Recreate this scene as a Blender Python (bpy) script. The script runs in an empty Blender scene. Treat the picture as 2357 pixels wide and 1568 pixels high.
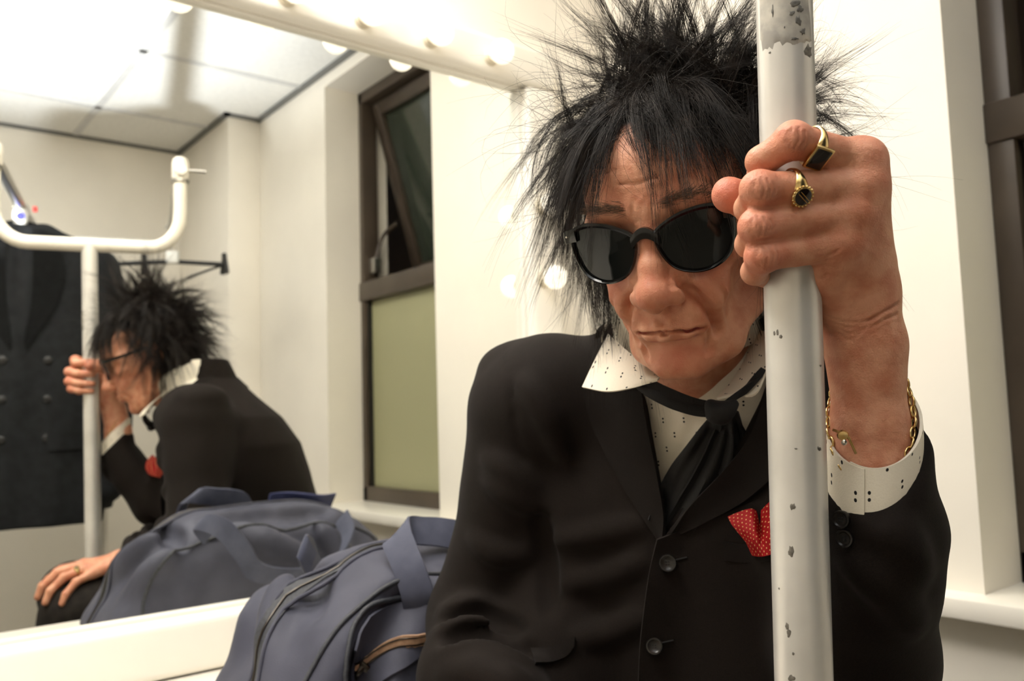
import bpy, bmesh, math, random
import numpy as np
from mathutils import Vector, Matrix
from mathutils.bvhtree import BVHTree

scene = bpy.context.scene
COL = scene.collection
random.seed(7)
rng = np.random.default_rng(7)

# ------------------------------------------------------------------ camera
CAM_H = 1.05
FPX, CXP, CYP = 1956.0, 1178.5, 784.0
RC = np.array([[0.78254792, -0.03051985, -0.62184186],
               [-0.62188206, -0.08594701, -0.77838025],
               [-0.02968941, 0.99583214, -0.08623740]])      # camera axes in the room
cam_data = bpy.data.cameras.new('camera')
cam = bpy.data.objects.new('camera', cam_data)
COL.objects.link(cam)
m4 = Matrix.Identity(4)
for i in range(3):
    for j in range(3):
        m4[i][j] = float(RC[i, j])
m4[2][3] = CAM_H
cam.matrix_world = m4
cam_data.sensor_width = 36.0
cam_data.lens = FPX / 2357.0 * 36.0
cam_data.clip_start = 0.02
cam_data.dof.use_dof = True
cam_data.dof.focus_distance = 0.60
cam_data.dof.aperture_fstop = 8.0
scene.camera = cam

# ------------------------------------------------------------------ world, lights, exposure
world = bpy.data.worlds.new('night')
scene.world = world
world.use_nodes = True
world.node_tree.nodes['Background'].inputs[0].default_value = (0.02, 0.022, 0.03, 1)
world.node_tree.nodes['Background'].inputs[1].default_value = 0.3


def lamp(name, kind, loc, target, energy, color, **kw):
    d = bpy.data.lights.new(name, kind)
    d.energy = energy
    d.color = color
    for k, v in kw.items():
        setattr(d, k, v)
    o = bpy.data.objects.new(name, d)
    COL.objects.link(o)
    o.location = loc
    if target is not None:
        o.rotation_euler = (Vector(target) - Vector(loc)).to_track_quat('-Z', 'Y').to_euler()
    return o


# the photographer's flash head on top of the camera, turned up at the ceiling
lamp('flash_lamp', 'SPOT', (0.0, 0.05, CAM_H + 0.24), (0.15, -0.05, 2.2), 40.0, (0.93, 0.96, 1.0),
     spot_size=math.radians(104), spot_blend=0.5, shadow_soft_size=0.02)
BULB_STRENGTH = 0.34
PANEL_STRENGTH = 6.5        # flush ceiling panel lamps, one in the room and one over the mirror
scene.view_settings.view_transform = 'Standard'
scene.view_settings.look = 'None'
scene.view_settings.gamma = 1.0
scene.view_settings.use_curve_mapping = False
scene.view_settings.exposure = 1.7

# ------------------------------------------------------------------ projection helpers used for measuring
def ray(x, y):
    return RC @ np.array([x - CXP, -(y - CYP), -FPX]) / FPX


def at(x, y, dep):
    return np.array([0, 0, CAM_H]) + ray(x, y) * dep


def proj(P):
    P = np.asarray(P, float)
    c = (P - np.array([0, 0, CAM_H])) @ RC
    z = -c[..., 2]
    return CXP + FPX * c[..., 0] / z, CYP - FPX * c[..., 1] / z, z


# ------------------------------------------------------------------ scene helpers
def tag(o, label=None, cat=None, group=None, kind=None):
    if label:
        o['label'] = label
    if cat:
        o['category'] = cat
    if group:
        o['group'] = group
    if kind:
        o['kind'] = kind
    return o


def link(o, parent=None):
    COL.objects.link(o)
    if parent is not None:
        o.parent = parent
        bpy.context.view_layer.update()
        o.matrix_parent_inverse = parent.matrix_world.inverted()
    return o


def empty(name, loc, label=None, cat=None, group=None):
    o = bpy.data.objects.new(name, None)
    o.empty_display_size = 0.05
    COL.objects.link(o)
    o.location = loc
    bpy.context.view_layer.update()
    return tag(o, label, cat, group)


def mesh_obj(name, verts, faces, mat, parent=None, smooth=True, auto=None):
    me = bpy.data.meshes.new(name)
    me.from_pydata([tuple(map(float, v)) for v in verts], [], [tuple(map(int, f)) for f in faces])
    me.update()
    if mat is not None:
        me.materials.append(mat)
    if smooth:
        me.polygons.foreach_set('use_smooth', [True] * len(me.polygons))
        if auto is not None:
            me.set_sharp_from_angle(angle=math.radians(auto))
    return link(bpy.data.objects.new(name, me), parent)


def bm_obj(name, bm, mat, parent=None, smooth=True, auto=40):
    me = bpy.data.meshes.new(name)
    bmesh.ops.recalc_face_normals(bm, faces=bm.faces)
    bm.to_mesh(me)
    bm.free()
    if mat is not None:
        me.materials.append(mat)
    if smooth:
        me.polygons.foreach_set('use_smooth', [True] * len(me.polygons))
        if auto is not None:
            me.set_sharp_from_angle(angle=math.radians(auto))
    return link(bpy.data.objects.new(name, me), parent)


def add_box(bm, lo, hi, bevel=0.0, seg=2, rot=None):
    r = bmesh.ops.create_cube(bm, size=1.0)
    vs = r['verts']
    c = (Vector(lo) + Vector(hi)) / 2
    s = Vector(hi) - Vector(lo)
    for v in vs:
        v.co = Vector((v.co.x * s.x, v.co.y * s.y, v.co.z * s.z))
    if bevel > 0:
        es = list({e for v in vs for e in v.link_edges})
        q = bmesh.ops.bevel(bm, geom=es, offset=bevel, segments=seg, affect='EDGES', profile=0.5)
        vs = list({v for f in q['faces'] for v in f.verts} | {v for v in vs if v.is_valid})
    for v in vs:
        if rot is not None:
            v.co = rot @ v.co
        v.co += c
    return vs


def box(name, lo, hi, mat, parent=None, bevel=0.003, seg=2):
    bm = bmesh.new()
    add_box(bm, lo, hi, bevel, seg)
    return bm_obj(name, bm, mat, parent)


def frames(P):
    """parallel transport frames along a polyline"""
    P = np.asarray(P, float)
    T = np.gradient(P, axis=0)
    T /= np.linalg.norm(T, axis=1)[:, None] + 1e-12
    a = np.array([0, 0, 1.0]) if abs(T[0][2]) < 0.9 else np.array([1.0, 0, 0])
    N = [np.cross(T[0], a)]
    N[0] /= np.linalg.norm(N[0])
    for i in range(1, len(P)):
        n = N[-1] - T[i] * (N[-1] @ T[i])
        N.append(n / (np.linalg.norm(n) + 1e-12))
    N = np.array(N)
    return T, N, np.cross(T, N)


def tube_data(P, r, seg=12, cap=True, flat=1.0, roll=0.0):
    P = np.asarray(P, float)
    r = np.broadcast_to(np.asarray(r, float), (len(P),))
    T, N, B = frames(P)
    a = np.linspace(0, 2 * np.pi, seg, endpoint=False) + roll
    V = (P[:, None, :] + r[:, None, None] * (np.cos(a)[None, :, None] * N[:, None, :] + flat * np.sin(a)[None, :, None] * B[:, None, :])).reshape(-1, 3)
    F = []
    n = len(P)
    for i in range(n - 1):
        for j in range(seg):
            k = (j + 1) % seg
            F.append((i * seg + j, i * seg + k, (i + 1) * seg + k, (i + 1) * seg + j))
    if cap:
        F.append(tuple(range(seg - 1, -1, -1)))
        F.append(tuple((n - 1) * seg + j for j in range(seg)))
    return V, F


def tube(name, P, r, mat, parent=None, seg=16, flat=1.0, auto=50, roll=0.0):
    V, F = tube_data(P, r, seg, True, flat, roll)
    return mesh_obj(name, V, F, mat, parent, True, auto)


def spline(pts, n=40):
    """Catmull-Rom through pts"""
    P = np.asarray(pts, float)
    P = np.vstack([2 * P[0] - P[1], P, 2 * P[-1] - P[-2]])
    out = []
    m = len(P) - 3
    for t in np.linspace(0, m - 1e-9, n):
        i = int(t)
        u = t - i
        a, b, c, d = P[i:i + 4]
        out.append(0.5 * ((2 * b) + (-a + c) * u + (2 * a - 5 * b + 4 * c - d) * u * u + (-a + 3 * b - 3 * c + d) * u ** 3))
    return np.array(out)


def lathe(name, prof, mat, loc, axis=(0, 0, 1), seg=24, parent=None, auto=40):
    """prof: (radius, height) pairs, turned about axis through loc"""
    z = Vector(axis).normalized()
    q = z.to_track_quat('Z', 'Y').to_matrix()
    V, F = [], []
    for (r, h) in prof:
        for j in range(seg):
            a = 2 * math.pi * j / seg
            V.append(q @ Vector((max(r, 1e-5) * math.cos(a), max(r, 1e-5) * math.sin(a), h)) + Vector(loc))
    for i in range(len(prof) - 1):
        for j in range(seg):
            k = (j + 1) % seg
            F.append((i * seg + j, i * seg + k, (i + 1) * seg + k, (i + 1) * seg + j))
    F.append(tuple(range(seg - 1, -1, -1)))
    F.append(tuple((len(prof) - 1) * seg + j for j in range(seg)))
    return mesh_obj(name, V, F, mat, parent, True, auto)


def srgb(r, g, b):
    return tuple(((c / 255) / 12.92 if c / 255 <= 0.04045 else ((c / 255 + 0.055) / 1.055) ** 2.4) for c in (r, g, b)) + (1.0,)


# ------------------------------------------------------------------ materials
def mat(name, col, rough=0.5, metal=0.0, col2=None, nscale=20.0, bump=0.0, bscale=200.0, spec=0.5, sss=0.0, sheen=0.0, coat=0.0, detail=4.0, stretch=None, ramp=(0.35, 0.65)):
    m = bpy.data.materials.new(name)
    m.use_nodes = True
    nt = m.node_tree
    b = nt.nodes['Principled BSDF']
    b.inputs['Roughness'].default_value = rough
    b.inputs['Metallic'].default_value = metal
    b.inputs['Specular IOR Level'].default_value = spec
    b.inputs['Sheen Weight'].default_value = sheen
    b.inputs['Coat Weight'].default_value = coat
    if sss > 0:
        b.inputs['Subsurface Weight'].default_value = sss
        b.inputs['Subsurface Radius'].default_value = (1.0, 0.35, 0.2)
        b.inputs['Subsurface Scale'].default_value = 0.004
    tc = nt.nodes.new('ShaderNodeTexCoord')
    mp = nt.nodes.new('ShaderNodeMapping')
    nt.links.new(tc.outputs['Object'], mp.inputs[0])
    if stretch:
        mp.inputs['Scale'].default_value = stretch
    n = nt.nodes.new('ShaderNodeTexNoise')
    n.inputs['Scale'].default_value = nscale
    n.inputs['Detail'].default_value = detail
    nt.links.new(mp.outputs[0], n.inputs['Vector'])
    r = nt.nodes.new('ShaderNodeValToRGB')
    r.color_ramp.elements[0].position = ramp[0]
    r.color_ramp.elements[1].position = ramp[1]
    r.color_ramp.elements[0].color = col
    r.color_ramp.elements[1].color = col2 or tuple(min(1, c * 1.08) for c in col[:3]) + (1,)
    nt.links.new(n.outputs['Fac'], r.inputs[0])
    nt.links.new(r.outputs[0], b.inputs['Base Color'])
    if bump > 0:
        n2 = nt.nodes.new('ShaderNodeTexNoise')
        n2.inputs['Scale'].default_value = bscale
        n2.inputs['Detail'].default_value = 3
        nt.links.new(mp.outputs[0], n2.inputs['Vector'])
        bp = nt.nodes.new('ShaderNodeBump')
        bp.inputs['Strength'].default_value = bump
        bp.inputs['Distance'].default_value = 0.001
        nt.links.new(n2.outputs['Fac'], bp.inputs['Height'])
        nt.links.new(bp.outputs[0], b.inputs['Normal'])
    return m


def emit_mat(name, col, strength):
    m = bpy.data.materials.new(name)
    m.use_nodes = True
    b = m.node_tree.nodes['Principled BSDF']
    b.inputs['Base Color'].default_value = (0.9, 0.88, 0.82, 1)
    b.inputs['Roughness'].default_value = 0.25
    b.inputs['Emission Color'].default_value = col
    b.inputs['Emission Strength'].default_value = strength
    return m


M = {}
M['wall'] = mat('cream_paint', srgb(238, 232, 220), 0.55, nscale=3, bump=0.05, bscale=90)
M['ceil'] = mat('ceiling_tile_white', srgb(235, 234, 230), 0.8, nscale=60, bump=0.25, bscale=260)
M['tbar'] = mat('grid_bar_grey', srgb(205, 205, 205), 0.5)
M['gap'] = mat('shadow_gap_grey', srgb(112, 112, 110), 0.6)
M['floor'] = mat('floor_vinyl', srgb(120, 112, 100), 0.5, nscale=12, bump=0.05)
M['gloss'] = mat('white_gloss_paint', srgb(240, 235, 224), 0.3, nscale=4)
M['bronze'] = mat('window_bronze', srgb(64, 54, 44), 0.4, col2=srgb(76, 65, 54), nscale=8)
M['plaster_out'] = mat('outer_wall', srgb(170, 150, 122), 0.9, nscale=10)
M['rail'] = mat('rail_paint', srgb(205, 202, 195), 0.33, metal=0.35, col2=srgb(222, 219, 212), nscale=14)
M['railwhite'] = mat('rail_white', srgb(228, 222, 208), 0.35, nscale=14)
M['steel'] = mat('steel', srgb(180, 178, 172), 0.3, metal=1.0)
M['blackplastic'] = mat('black_plastic', srgb(20, 20, 20), 0.4)
M['whiteplastic'] = mat('white_plastic', srgb(230, 230, 225), 0.4)
M['bulb'] = emit_mat('bulb_glass', (1.0, 0.87, 0.66, 1), BULB_STRENGTH)
M['panel'] = emit_mat('lamp_diffuser', (1.0, 0.94, 0.86, 1), PANEL_STRENGTH)
PANEL_AT = {(-.16, .64): 'square panel lamp set flush in the tiled ceiling', (.44, 1.1): 'narrow panel lamp set in the ceiling above the mirror'}
M['socket'] = mat('socket_cream', srgb(214, 204, 182), 0.45)

mm = bpy.data.materials.new('mirror_silver')
mm.use_nodes = True
mb = mm.node_tree.nodes['Principled BSDF']
mb.inputs['Base Color'].default_value = (0.92, 0.93, 0.90, 1)
mb.inputs['Metallic'].default_value = 1.0
mb.inputs['Roughness'].default_value = 0.0
M['mirror'] = mm

fg = bpy.data.materials.new('frosted_glass')
fg.use_nodes = True
fb = fg.node_tree.nodes['Principled BSDF']
fb.inputs['Base Color'].default_value = srgb(158, 156, 120)
fb.inputs['Roughness'].default_value = 0.45
fb.inputs['Specular IOR Level'].default_value = 0.6
fn = fg.node_tree.nodes.new('ShaderNodeTexVoronoi')
fn.inputs['Scale'].default_value = 260
fbp = fg.node_tree.nodes.new('ShaderNodeBump')
fbp.inputs['Strength'].default_value = 0.3
fbp.inputs['Distance'].default_value = 0.001
fg.node_tree.links.new(fn.outputs['Distance'], fbp.inputs['Height'])
fg.node_tree.links.new(fbp.outputs[0], fb.inputs['Normal'])
M['frost'] = fg

dg = bpy.data.materials.new('dark_clear_glass')
dg.use_nodes = True
db = dg.node_tree.nodes['Principled BSDF']
db.inputs['Base Color'].default_value = srgb(70, 78, 66)
db.inputs['Roughness'].default_value = 0.12
db.inputs['Transmission Weight'].default_value = 0.35
M['dglass'] = dg

# ------------------------------------------------------------------ room shell
MIR = 1.266          # mirror wall plane (y)
BACK = -1.266
XW = 1.297           # window wall plane (x)
XL = -1.75
ZC = 2.245
WY0, WY1, WZ0, WZ1 = -0.107, 0.557, 0.77, 2.2
XF = 1.425            # window frame plane


def struct(o):
    o['kind'] = 'structure'
    return o


struct(box('floor', (XL - .1, BACK - .1, -.06), (XW + .3, MIR + .1, 0), M['floor'], bevel=0))
struct(box('wall_mirror', (XL - .1, MIR, 0), (XW + .3, MIR + .12, ZC + .1), M['wall'], bevel=0))
struct(box('wall_back', (XL - .1, BACK - .12, 0), (XW + .3, BACK, ZC + .1), M['wall'], bevel=0))
struct(box('wall_left', (XL - .12, BACK, 0), (XL, MIR, ZC + .1), M['wall'], bevel=0))
bm = bmesh.new()
TW = XW + 0.24
for lo, hi in [((XW, BACK, 0), (TW, WY0, ZC + .1)), ((XW, WY1, 0), (TW, MIR, ZC + .1)),
               ((XW, WY0, 0), (TW, WY1, WZ0 - .0)), ((XW, WY0, WZ1), (TW, WY1, ZC + .1))]:
    add_box(bm, lo, hi)
struct(bm_obj('wall_window', bm, M['wall'], smooth=False))
struct(box('wall_pier', (1.17, BACK, 0), (XW, -.68, ZC), M['wall'], bevel=0.002))
bm = bmesh.new()
add_box(bm, (XL - .1, BACK - .1, ZC + .02), (XW + .3, MIR + .1, ZC + .1))
ceiling = struct(bm_obj('ceiling', bm, M['tbar'], smooth=False))
gx = [.742 - .6 * k for k in range(-1, 6)]
gy = [-.262 + .6 * k for k in range(-2, 4)]
xs = sorted([x for x in gx if XL < x < XW] + [XL, XW])
ys = sorted([y for y in gy if BACK < y < MIR] + [BACK, MIR])
for x in xs[1:-1]:
    box('grid_bar', (x - .012, BACK, ZC - .001), (x + .012, MIR, ZC + .02), M['tbar'], ceiling, bevel=0)
for y in ys[1:-1]:
    box('grid_bar', (XL, y - .012, ZC - .001), (XW, y + .012, ZC + .02), M['tbar'], ceiling, bevel=0)
for a, b in zip(xs[:-1], xs[1:]):
    for c, d in zip(ys[:-1], ys[1:]):
        here = [v for (px_, py_), v in PANEL_AT.items() if a < px_ < b and c < py_ < d]
        if here:
            pl = box('ceiling_lamp', (a + .010, c + .010, ZC + .002), (b - .010, d - .010, ZC + .0195), M['gloss'], None, .002, 1)
            tag(pl, here[0], 'ceiling lamp')
            box('diffuser', (a + .03, c + .03, ZC - .002), (b - .03, d - .03, ZC + .003), M['panel'], pl, .001, 1)
            continue
        box('ceiling_tile', (a + .010, c + .010, ZC + .004), (b - .010, d - .010, ZC + .0195), M['ceil'], ceiling, bevel=.002, seg=1)
# wall angle round the ceiling edge, coloured dark for the shade of a gap
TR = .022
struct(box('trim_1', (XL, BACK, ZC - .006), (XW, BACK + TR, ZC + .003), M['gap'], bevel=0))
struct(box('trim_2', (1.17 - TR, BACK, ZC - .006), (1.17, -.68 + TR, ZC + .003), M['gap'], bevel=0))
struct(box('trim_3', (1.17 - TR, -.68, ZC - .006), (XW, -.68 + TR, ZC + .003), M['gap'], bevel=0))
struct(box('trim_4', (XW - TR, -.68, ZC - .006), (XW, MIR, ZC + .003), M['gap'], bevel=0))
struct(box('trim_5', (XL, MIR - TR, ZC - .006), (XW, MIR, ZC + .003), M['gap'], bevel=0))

# window: bronze frame, frosted lower pane, upper sash pushed out at the bottom
win = empty('window_1', (XF, (WY0 + WY1) / 2, WZ0))
struct(win)
FW = .05
TZ0, TZ1 = 1.455, 1.52
for lo, hi in [((XF, WY0, WZ0), (XF + .06, WY0 + .028, WZ1)), ((XF, WY1 - .04, WZ0), (XF + .06, WY1, WZ1)),
               ((XF, WY0, WZ1 - .04), (XF + .06, WY1, WZ1)), ((XF, WY0, WZ0), (XF + .06, WY1, WZ0 + .05)),
               ((XF - .006, WY0, TZ0), (XF + .06, WY1, TZ1))]:
    box('window_frame', lo, hi, M['bronze'], win, .003)
box('pane', (XF + .025, WY0 + .025, WZ0 + .045), (XF + .033, WY1 - .045, TZ0 + .005), M['frost'], win, 0)
box('bead', (XF + .012, WY0 + .026, WZ0 + .046), (XF + .026, WY0 + .036, TZ0), M['blackplastic'], win, 0)
box('bead', (XF + .012, WY1 - .06, WZ0 + .046), (XF + .026, WY1 - .05, TZ0), M['blackplastic'], win, 0)
sash_rot = Matrix.Rotation(math.radians(-15.5), 4, 'Y')
hinge = Vector((XF + .035, 0, WZ1 - .045))
SH = WZ1 - .045 - TZ1 - .005


def sash_box(name, lo, hi, m):
    o = box(name, lo, hi, m, None, .003)
    for v in o.data.vertices:
        v.co = sash_rot @ v.co + hinge
    o.parent = win
    o.matrix_parent_inverse = win.matrix_world.inverted()
    return o


sw = .046
y0, y1 = WY0 + .034, WY1 - .056
for lo, hi in [((0, y0, -SH), (.045, y0 + sw, 0)), ((0, y1 - sw, -SH), (.045, y1, 0)), ((0, y0 + sw, -sw), (.045, y1 - sw, 0)), ((0, y0 + sw, -SH), (.045, y1 - sw, -SH + sw))]:
    sash_box('sash_frame', lo, hi, M['bronze'])
sash_box('sash_pane', (.018, y0 + sw - .004, -SH + sw - .004), (.024, y1 - sw + .004, -sw + .004), M['dglass'])
Ps = spline([(XF + .03, WY0 + .05, TZ1 + .06), (XF + .06, WY0 + .055, TZ1 + .16), (XF + .115, WY0 + .06, TZ1 + .215)], 10)
tube('window_stay', Ps, .007, M['bronze'], win, 8)
box('stay_bracket', (XF + .02, WY0 + .03, TZ1 + .03), (XF + .05, WY0 + .062, TZ1 + .085), M['steel'], win, .004)
struct(box('wall_outside', (2.05, -1.6, 0), (2.15, 2.2, 3.0), M['plaster_out'], bevel=0))

# sill board along the window wall
struct(box('trim_6', (1.25, -.30, .742), (XF, WY1 + .62, .772), M['gloss'], bevel=.004))

# ------------------------------------------------------------------ mirror with bulbs
GX0, GX1, GZ0, GZ1 = -.70, 1.036, .782, 1.690
mir = empty('dressing_mirror', (.17, MIR, GZ0), 'wide wall mirror in a white frame studded with round light bulbs', 'mirror')
box('glass', (GX0 - .01, MIR - .008, GZ0 - .01), (GX1 + .01, MIR - .0005, GZ1 + .01), M['mirror'], mir, 0)
FD = .040
fw = .078
for lo, hi in [((GX0 - fw, MIR - FD, GZ1), (GX1 + fw, MIR, GZ1 + fw)), ((GX0 - fw, MIR - FD, GZ0 - fw), (GX1 + fw, MIR, GZ0)),
               ((GX1, MIR - FD, GZ0), (GX1 + fw, MIR, GZ1)), ((GX0 - fw, MIR - FD, GZ0), (GX0, MIR, GZ1))]:
    box('frame', lo, hi, M['gloss'], mir, .012, 4)
for lo, hi in [((GX0, MIR - .018, GZ1 - .006), (GX1, MIR - .006, GZ1 + .004)), ((GX0, MIR - .018, GZ0 - .004), (GX1, MIR - .006, GZ0 + .006)), ((GX1 - .006, MIR - .018, GZ0), (GX1 + .004, MIR - .006, GZ1))]:
    box('bead', lo, hi, M['gloss'], mir, .002)


def bulb(x, z):
    y = MIR - FD
    s = lathe('bulb_socket', [(.016, 0), (.016, .004), (.0135, .006), (.0135, .014), (.010, .016)], M['socket'], (x, y + .001, z), (0, -1, 0), 20, mir)
    prof = [(.0105, .012)]
    for k in range(1, 11):
        a = math.pi * (0.16 + 0.84 * k / 10)
        prof.append((.0228 * math.sin(a), .0345 - .0228 * math.cos(a)))
    lathe('bulb', prof, M['bulb'], (x, y, z), (0, -1, 0), 18, s)


for k in range(-8, 2):
    bulb(.813 + .1355 * k, GZ1 + .030)
for k in range(-4, 2):
    bulb(GX1 + .026, 1.306 + .1425 * k)
# ------------------------------------------------------------------ implicit-surface modelling helpers
class Field:
    """signed distance on a regular grid; shapes are blended in, then polygonised with surface nets"""

    def __init__(self, lo, hi, h):
        self.lo = np.array(lo, float)
        self.h = h
        self.n = (np.ceil((np.array(hi, float) - self.lo) / h)).astype(int) + 1
        self.v = np.full(self.n, 0.05, np.float32)

    def region(self, lo, hi):
        a = np.clip(np.floor((np.asarray(lo) - self.lo) / self.h).astype(int), 0, self.n)
        b = np.clip(np.ceil((np.asarray(hi) - self.lo) / self.h).astype(int) + 1, 0, self.n)
        sl = tuple(slice(i, j) for i, j in zip(a, b))
        ax = [self.lo[i] + self.h * np.arange(a[i], b[i]) for i in range(3)]
        return sl, ax[0][:, None, None], ax[1][None, :, None], ax[2][None, None, :]

    def _apply(self, sl, d, k, mode):
        a = self.v[sl]
        if a.size == 0:
            return
        if mode == 'add':
            if k > 0:
                h = np.clip(.5 + .5 * (a - d) / k, 0, 1)
                r = a + (d - a) * h - k * h * (1 - h)
            else:
                r = np.minimum(a, d)
        else:
            if k > 0:
                h = np.clip(.5 - .5 * (a + d) / k, 0, 1)
                r = a + (-d - a) * h + k * h * (1 - h)
            else:
                r = np.maximum(a, -d)
        self.v[sl] = r

    def cone(self, a, b, ra, rb, k=0., mode='add'):
        a = np.asarray(a, float)
        b = np.asarray(b, float)
        m = max(ra, rb) + k + 4 * self.h + .004
        sl, X, Y, Z = self.region(np.minimum(a, b) - m, np.maximum(a, b) + m)
        ba = b - a
        L = ba @ ba + 1e-12
        t = np.clip(((X - a[0]) * ba[0] + (Y - a[1]) * ba[1] + (Z - a[2]) * ba[2]) / L, 0, 1)
        d = np.sqrt((X - a[0] - t * ba[0]) ** 2 + (Y - a[1] - t * ba[1]) ** 2 + (Z - a[2] - t * ba[2]) ** 2) - (ra + (rb - ra) * t)
        self._apply(sl, d.astype(np.float32), k, mode)

    def chain(self, pts, rs, k=0., mode='add'):
        for i in range(len(pts) - 1):
            self.cone(pts[i], pts[i + 1], rs[i], rs[i + 1], k, mode)

    def ell(self, c, r, k=0., mode='add', rot=None):
        c = np.asarray(c, float)
        r = np.asarray(r, float)
        m = max(r) + k + 4 * self.h + .004
        sl, X, Y, Z = self.region(c - m, c + m)
        x, y, z = X - c[0], Y - c[1], Z - c[2]
        if rot is not None:
            R = np.asarray(rot, float)      # columns are the ellipsoid's axes
            x, y, z = (x * R[0, i] + y * R[1, i] + z * R[2, i] for i in range(3))
        k0 = np.sqrt((x / r[0]) ** 2 + (y / r[1]) ** 2 + (z / r[2]) ** 2)
        k1 = np.sqrt((x / r[0] ** 2) ** 2 + (y / r[1] ** 2) ** 2 + (z / r[2] ** 2) ** 2) + 1e-9
        d = np.where(k0 < 1e-3, -min(r), k0 * (k0 - 1) / k1)
        self._apply(sl, d.astype(np.float32), k, mode)

    def func(self, lo, hi, fn, k=0., mode='add'):
        sl, X, Y, Z = self.region(lo, hi)
        self._apply(sl, fn(X, Y, Z).astype(np.float32), k, mode)

    def mesh(self, smooth=1):
        v = self.v
        s = v < 0
        n = np.array(v.shape)
        c = np.zeros(n - 1, np.int8)
        for dx in (0, 1):
            for dy in (0, 1):
                for dz in (0, 1):
                    c += s[dx:n[0] - 1 + dx, dy:n[1] - 1 + dy, dz:n[2] - 1 + dz]
        act = (c > 0) & (c < 8)
        idx = np.argwhere(act)
        ids = np.full(act.shape, -1, np.int64)
        ids[tuple(idx.T)] = np.arange(len(idx))
        P = np.zeros((len(idx), 3))
        W = np.zeros(len(idx))
        cor = [(0, 0, 0), (1, 0, 0), (0, 1, 0), (1, 1, 0), (0, 0, 1), (1, 0, 1), (0, 1, 1), (1, 1, 1)]
        for a in range(8):
            for b in range(a + 1, 8):
                if sum(abs(np.array(cor[a]) - cor[b])) != 1:
                    continue
                va = v[tuple((idx + cor[a]).T)]
                vb = v[tuple((idx + cor[b]).T)]
                cr = (va < 0) != (vb < 0)
                t = np.where(cr, va / np.where(cr, va - vb, 1), 0)
                P += np.where(cr[:, None], np.array(cor[a]) + t[:, None] * (np.array(cor[b]) - np.array(cor[a])), 0)
                W += cr
        P = idx + P / W[:, None]
        F = []
        for ax in range(3):
            o = [0, 0, 0]
            o[ax] = 1
            A = s[tuple(slice(0, n[i] - o[i]) for i in range(3))]
            B = s[tuple(slice(o[i], n[i]) for i in range(3))]
            e = np.argwhere(A != B)
            u, w = [(1, 2), (2, 0), (0, 1)][ax]
            ok = (e[:, u] > 0) & (e[:, w] > 0) & (e[:, u] < n[u] - 1) & (e[:, w] < n[w] - 1)
            e = e[ok]
            du = np.zeros(3, int)
            du[u] = 1
            dw = np.zeros(3, int)
            dw[w] = 1
            q = [ids[tuple((e - x).T)] for x in (du * 0, du, du + dw, dw)]
            q = np.stack(q, 1)
            flip = ~A[tuple(e.T)]
            q[flip] = q[flip][:, ::-1]
            F.append(q)
        F = np.vstack(F)
        F = F[(F >= 0).all(1)]
        P = self.lo + self.h * P
        for _ in range(smooth):
            P = lap(P, F)
        return P, F


def lap(P, F, w=.5):
    S = np.zeros_like(P)
    C = np.zeros(len(P))
    for i in range(4):
        a, b = F[:, i], F[:, (i + 1) % 4]
        for j in range(3):
            S[:, j] += np.bincount(a, P[b, j], len(P)) + np.bincount(b, P[a, j], len(P))
        C += np.bincount(a, minlength=len(P)) + np.bincount(b, minlength=len(P))
    return P * (1 - w) + w * S / np.maximum(C, 1)[:, None]


def quad_mesh(name, P, F, mat_, parent=None, attr=None):
    me = bpy.data.meshes.new(name)
    me.vertices.add(len(P))
    me.vertices.foreach_set('co', np.asarray(P, np.float32).ravel())
    F = np.asarray(F)
    k = F.shape[1]
    me.loops.add(len(F) * k)
    me.loops.foreach_set('vertex_index', F.astype(np.int32).ravel())
    me.polygons.add(len(F))
    me.polygons.foreach_set('loop_start', np.arange(0, len(F) * k, k, dtype=np.int32))
    me.polygons.foreach_set('loop_total', np.full(len(F), k, np.int32))
    me.update(calc_edges=True)
    me.validate()
    me.polygons.foreach_set('use_smooth', [True] * len(me.polygons))
    for nm, val in (attr or {}).items():
        a = me.attributes.new(nm, 'FLOAT', 'POINT')
        a.data.foreach_set('value', np.asarray(val, np.float32))
    if mat_ is not None:
        me.materials.append(mat_)
    return link(bpy.data.objects.new(name, me), parent)


def seg_dist(P, pts):
    """distance of points to a polyline"""
    best = np.full(len(P), 1e9)
    pts = np.asarray(pts, float)
    for a, b in zip(pts[:-1], pts[1:]):
        ba = b - a
        t = np.clip(((P - a) @ ba) / (ba @ ba + 1e-12), 0, 1)
        best = np.minimum(best, np.linalg.norm(P - a - t[:, None] * ba, axis=1))
    return best


def poly_sd(px, py, poly):
    """signed distance to a polygon in 2D (negative inside)"""
    poly = np.asarray(poly, float)
    d = np.full(np.shape(px), 1e18)
    ins = np.zeros(np.shape(px), bool)
    n = len(poly)
    for i in range(n):
        a, b = poly[i], poly[(i + 1) % n]
        e = b - a
        t = np.clip(((px - a[0]) * e[0] + (py - a[1]) * e[1]) / (e @ e + 1e-12), 0, 1)
        d = np.minimum(d, (px - a[0] - t * e[0]) ** 2 + (py - a[1] - t * e[1]) ** 2)
        c = ((a[1] <= py) & (b[1] > py)) | ((b[1] <= py) & (a[1] > py))
        xi = a[0] + (py - a[1]) / np.where(e[1] == 0, 1e-9, e[1]) * e[0]
        ins ^= c & (px < xi)
    return np.where(ins, -1, 1) * np.sqrt(d)


def vnoise(P, scale, seed=0, oct=3):
    """smooth pseudo-random scalar field from summed sines"""
    r = np.random.default_rng(seed)
    out = np.zeros(len(P))
    amp = 1.0
    for o in range(oct):
        for _ in range(4):
            k = r.normal(size=3)
            k /= np.linalg.norm(k)
            out += amp * np.sin(P @ k * scale * (2 ** o) * r.uniform(.7, 1.3) + r.uniform(0, 6.28)) / 4
        amp *= .5
    return out


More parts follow.
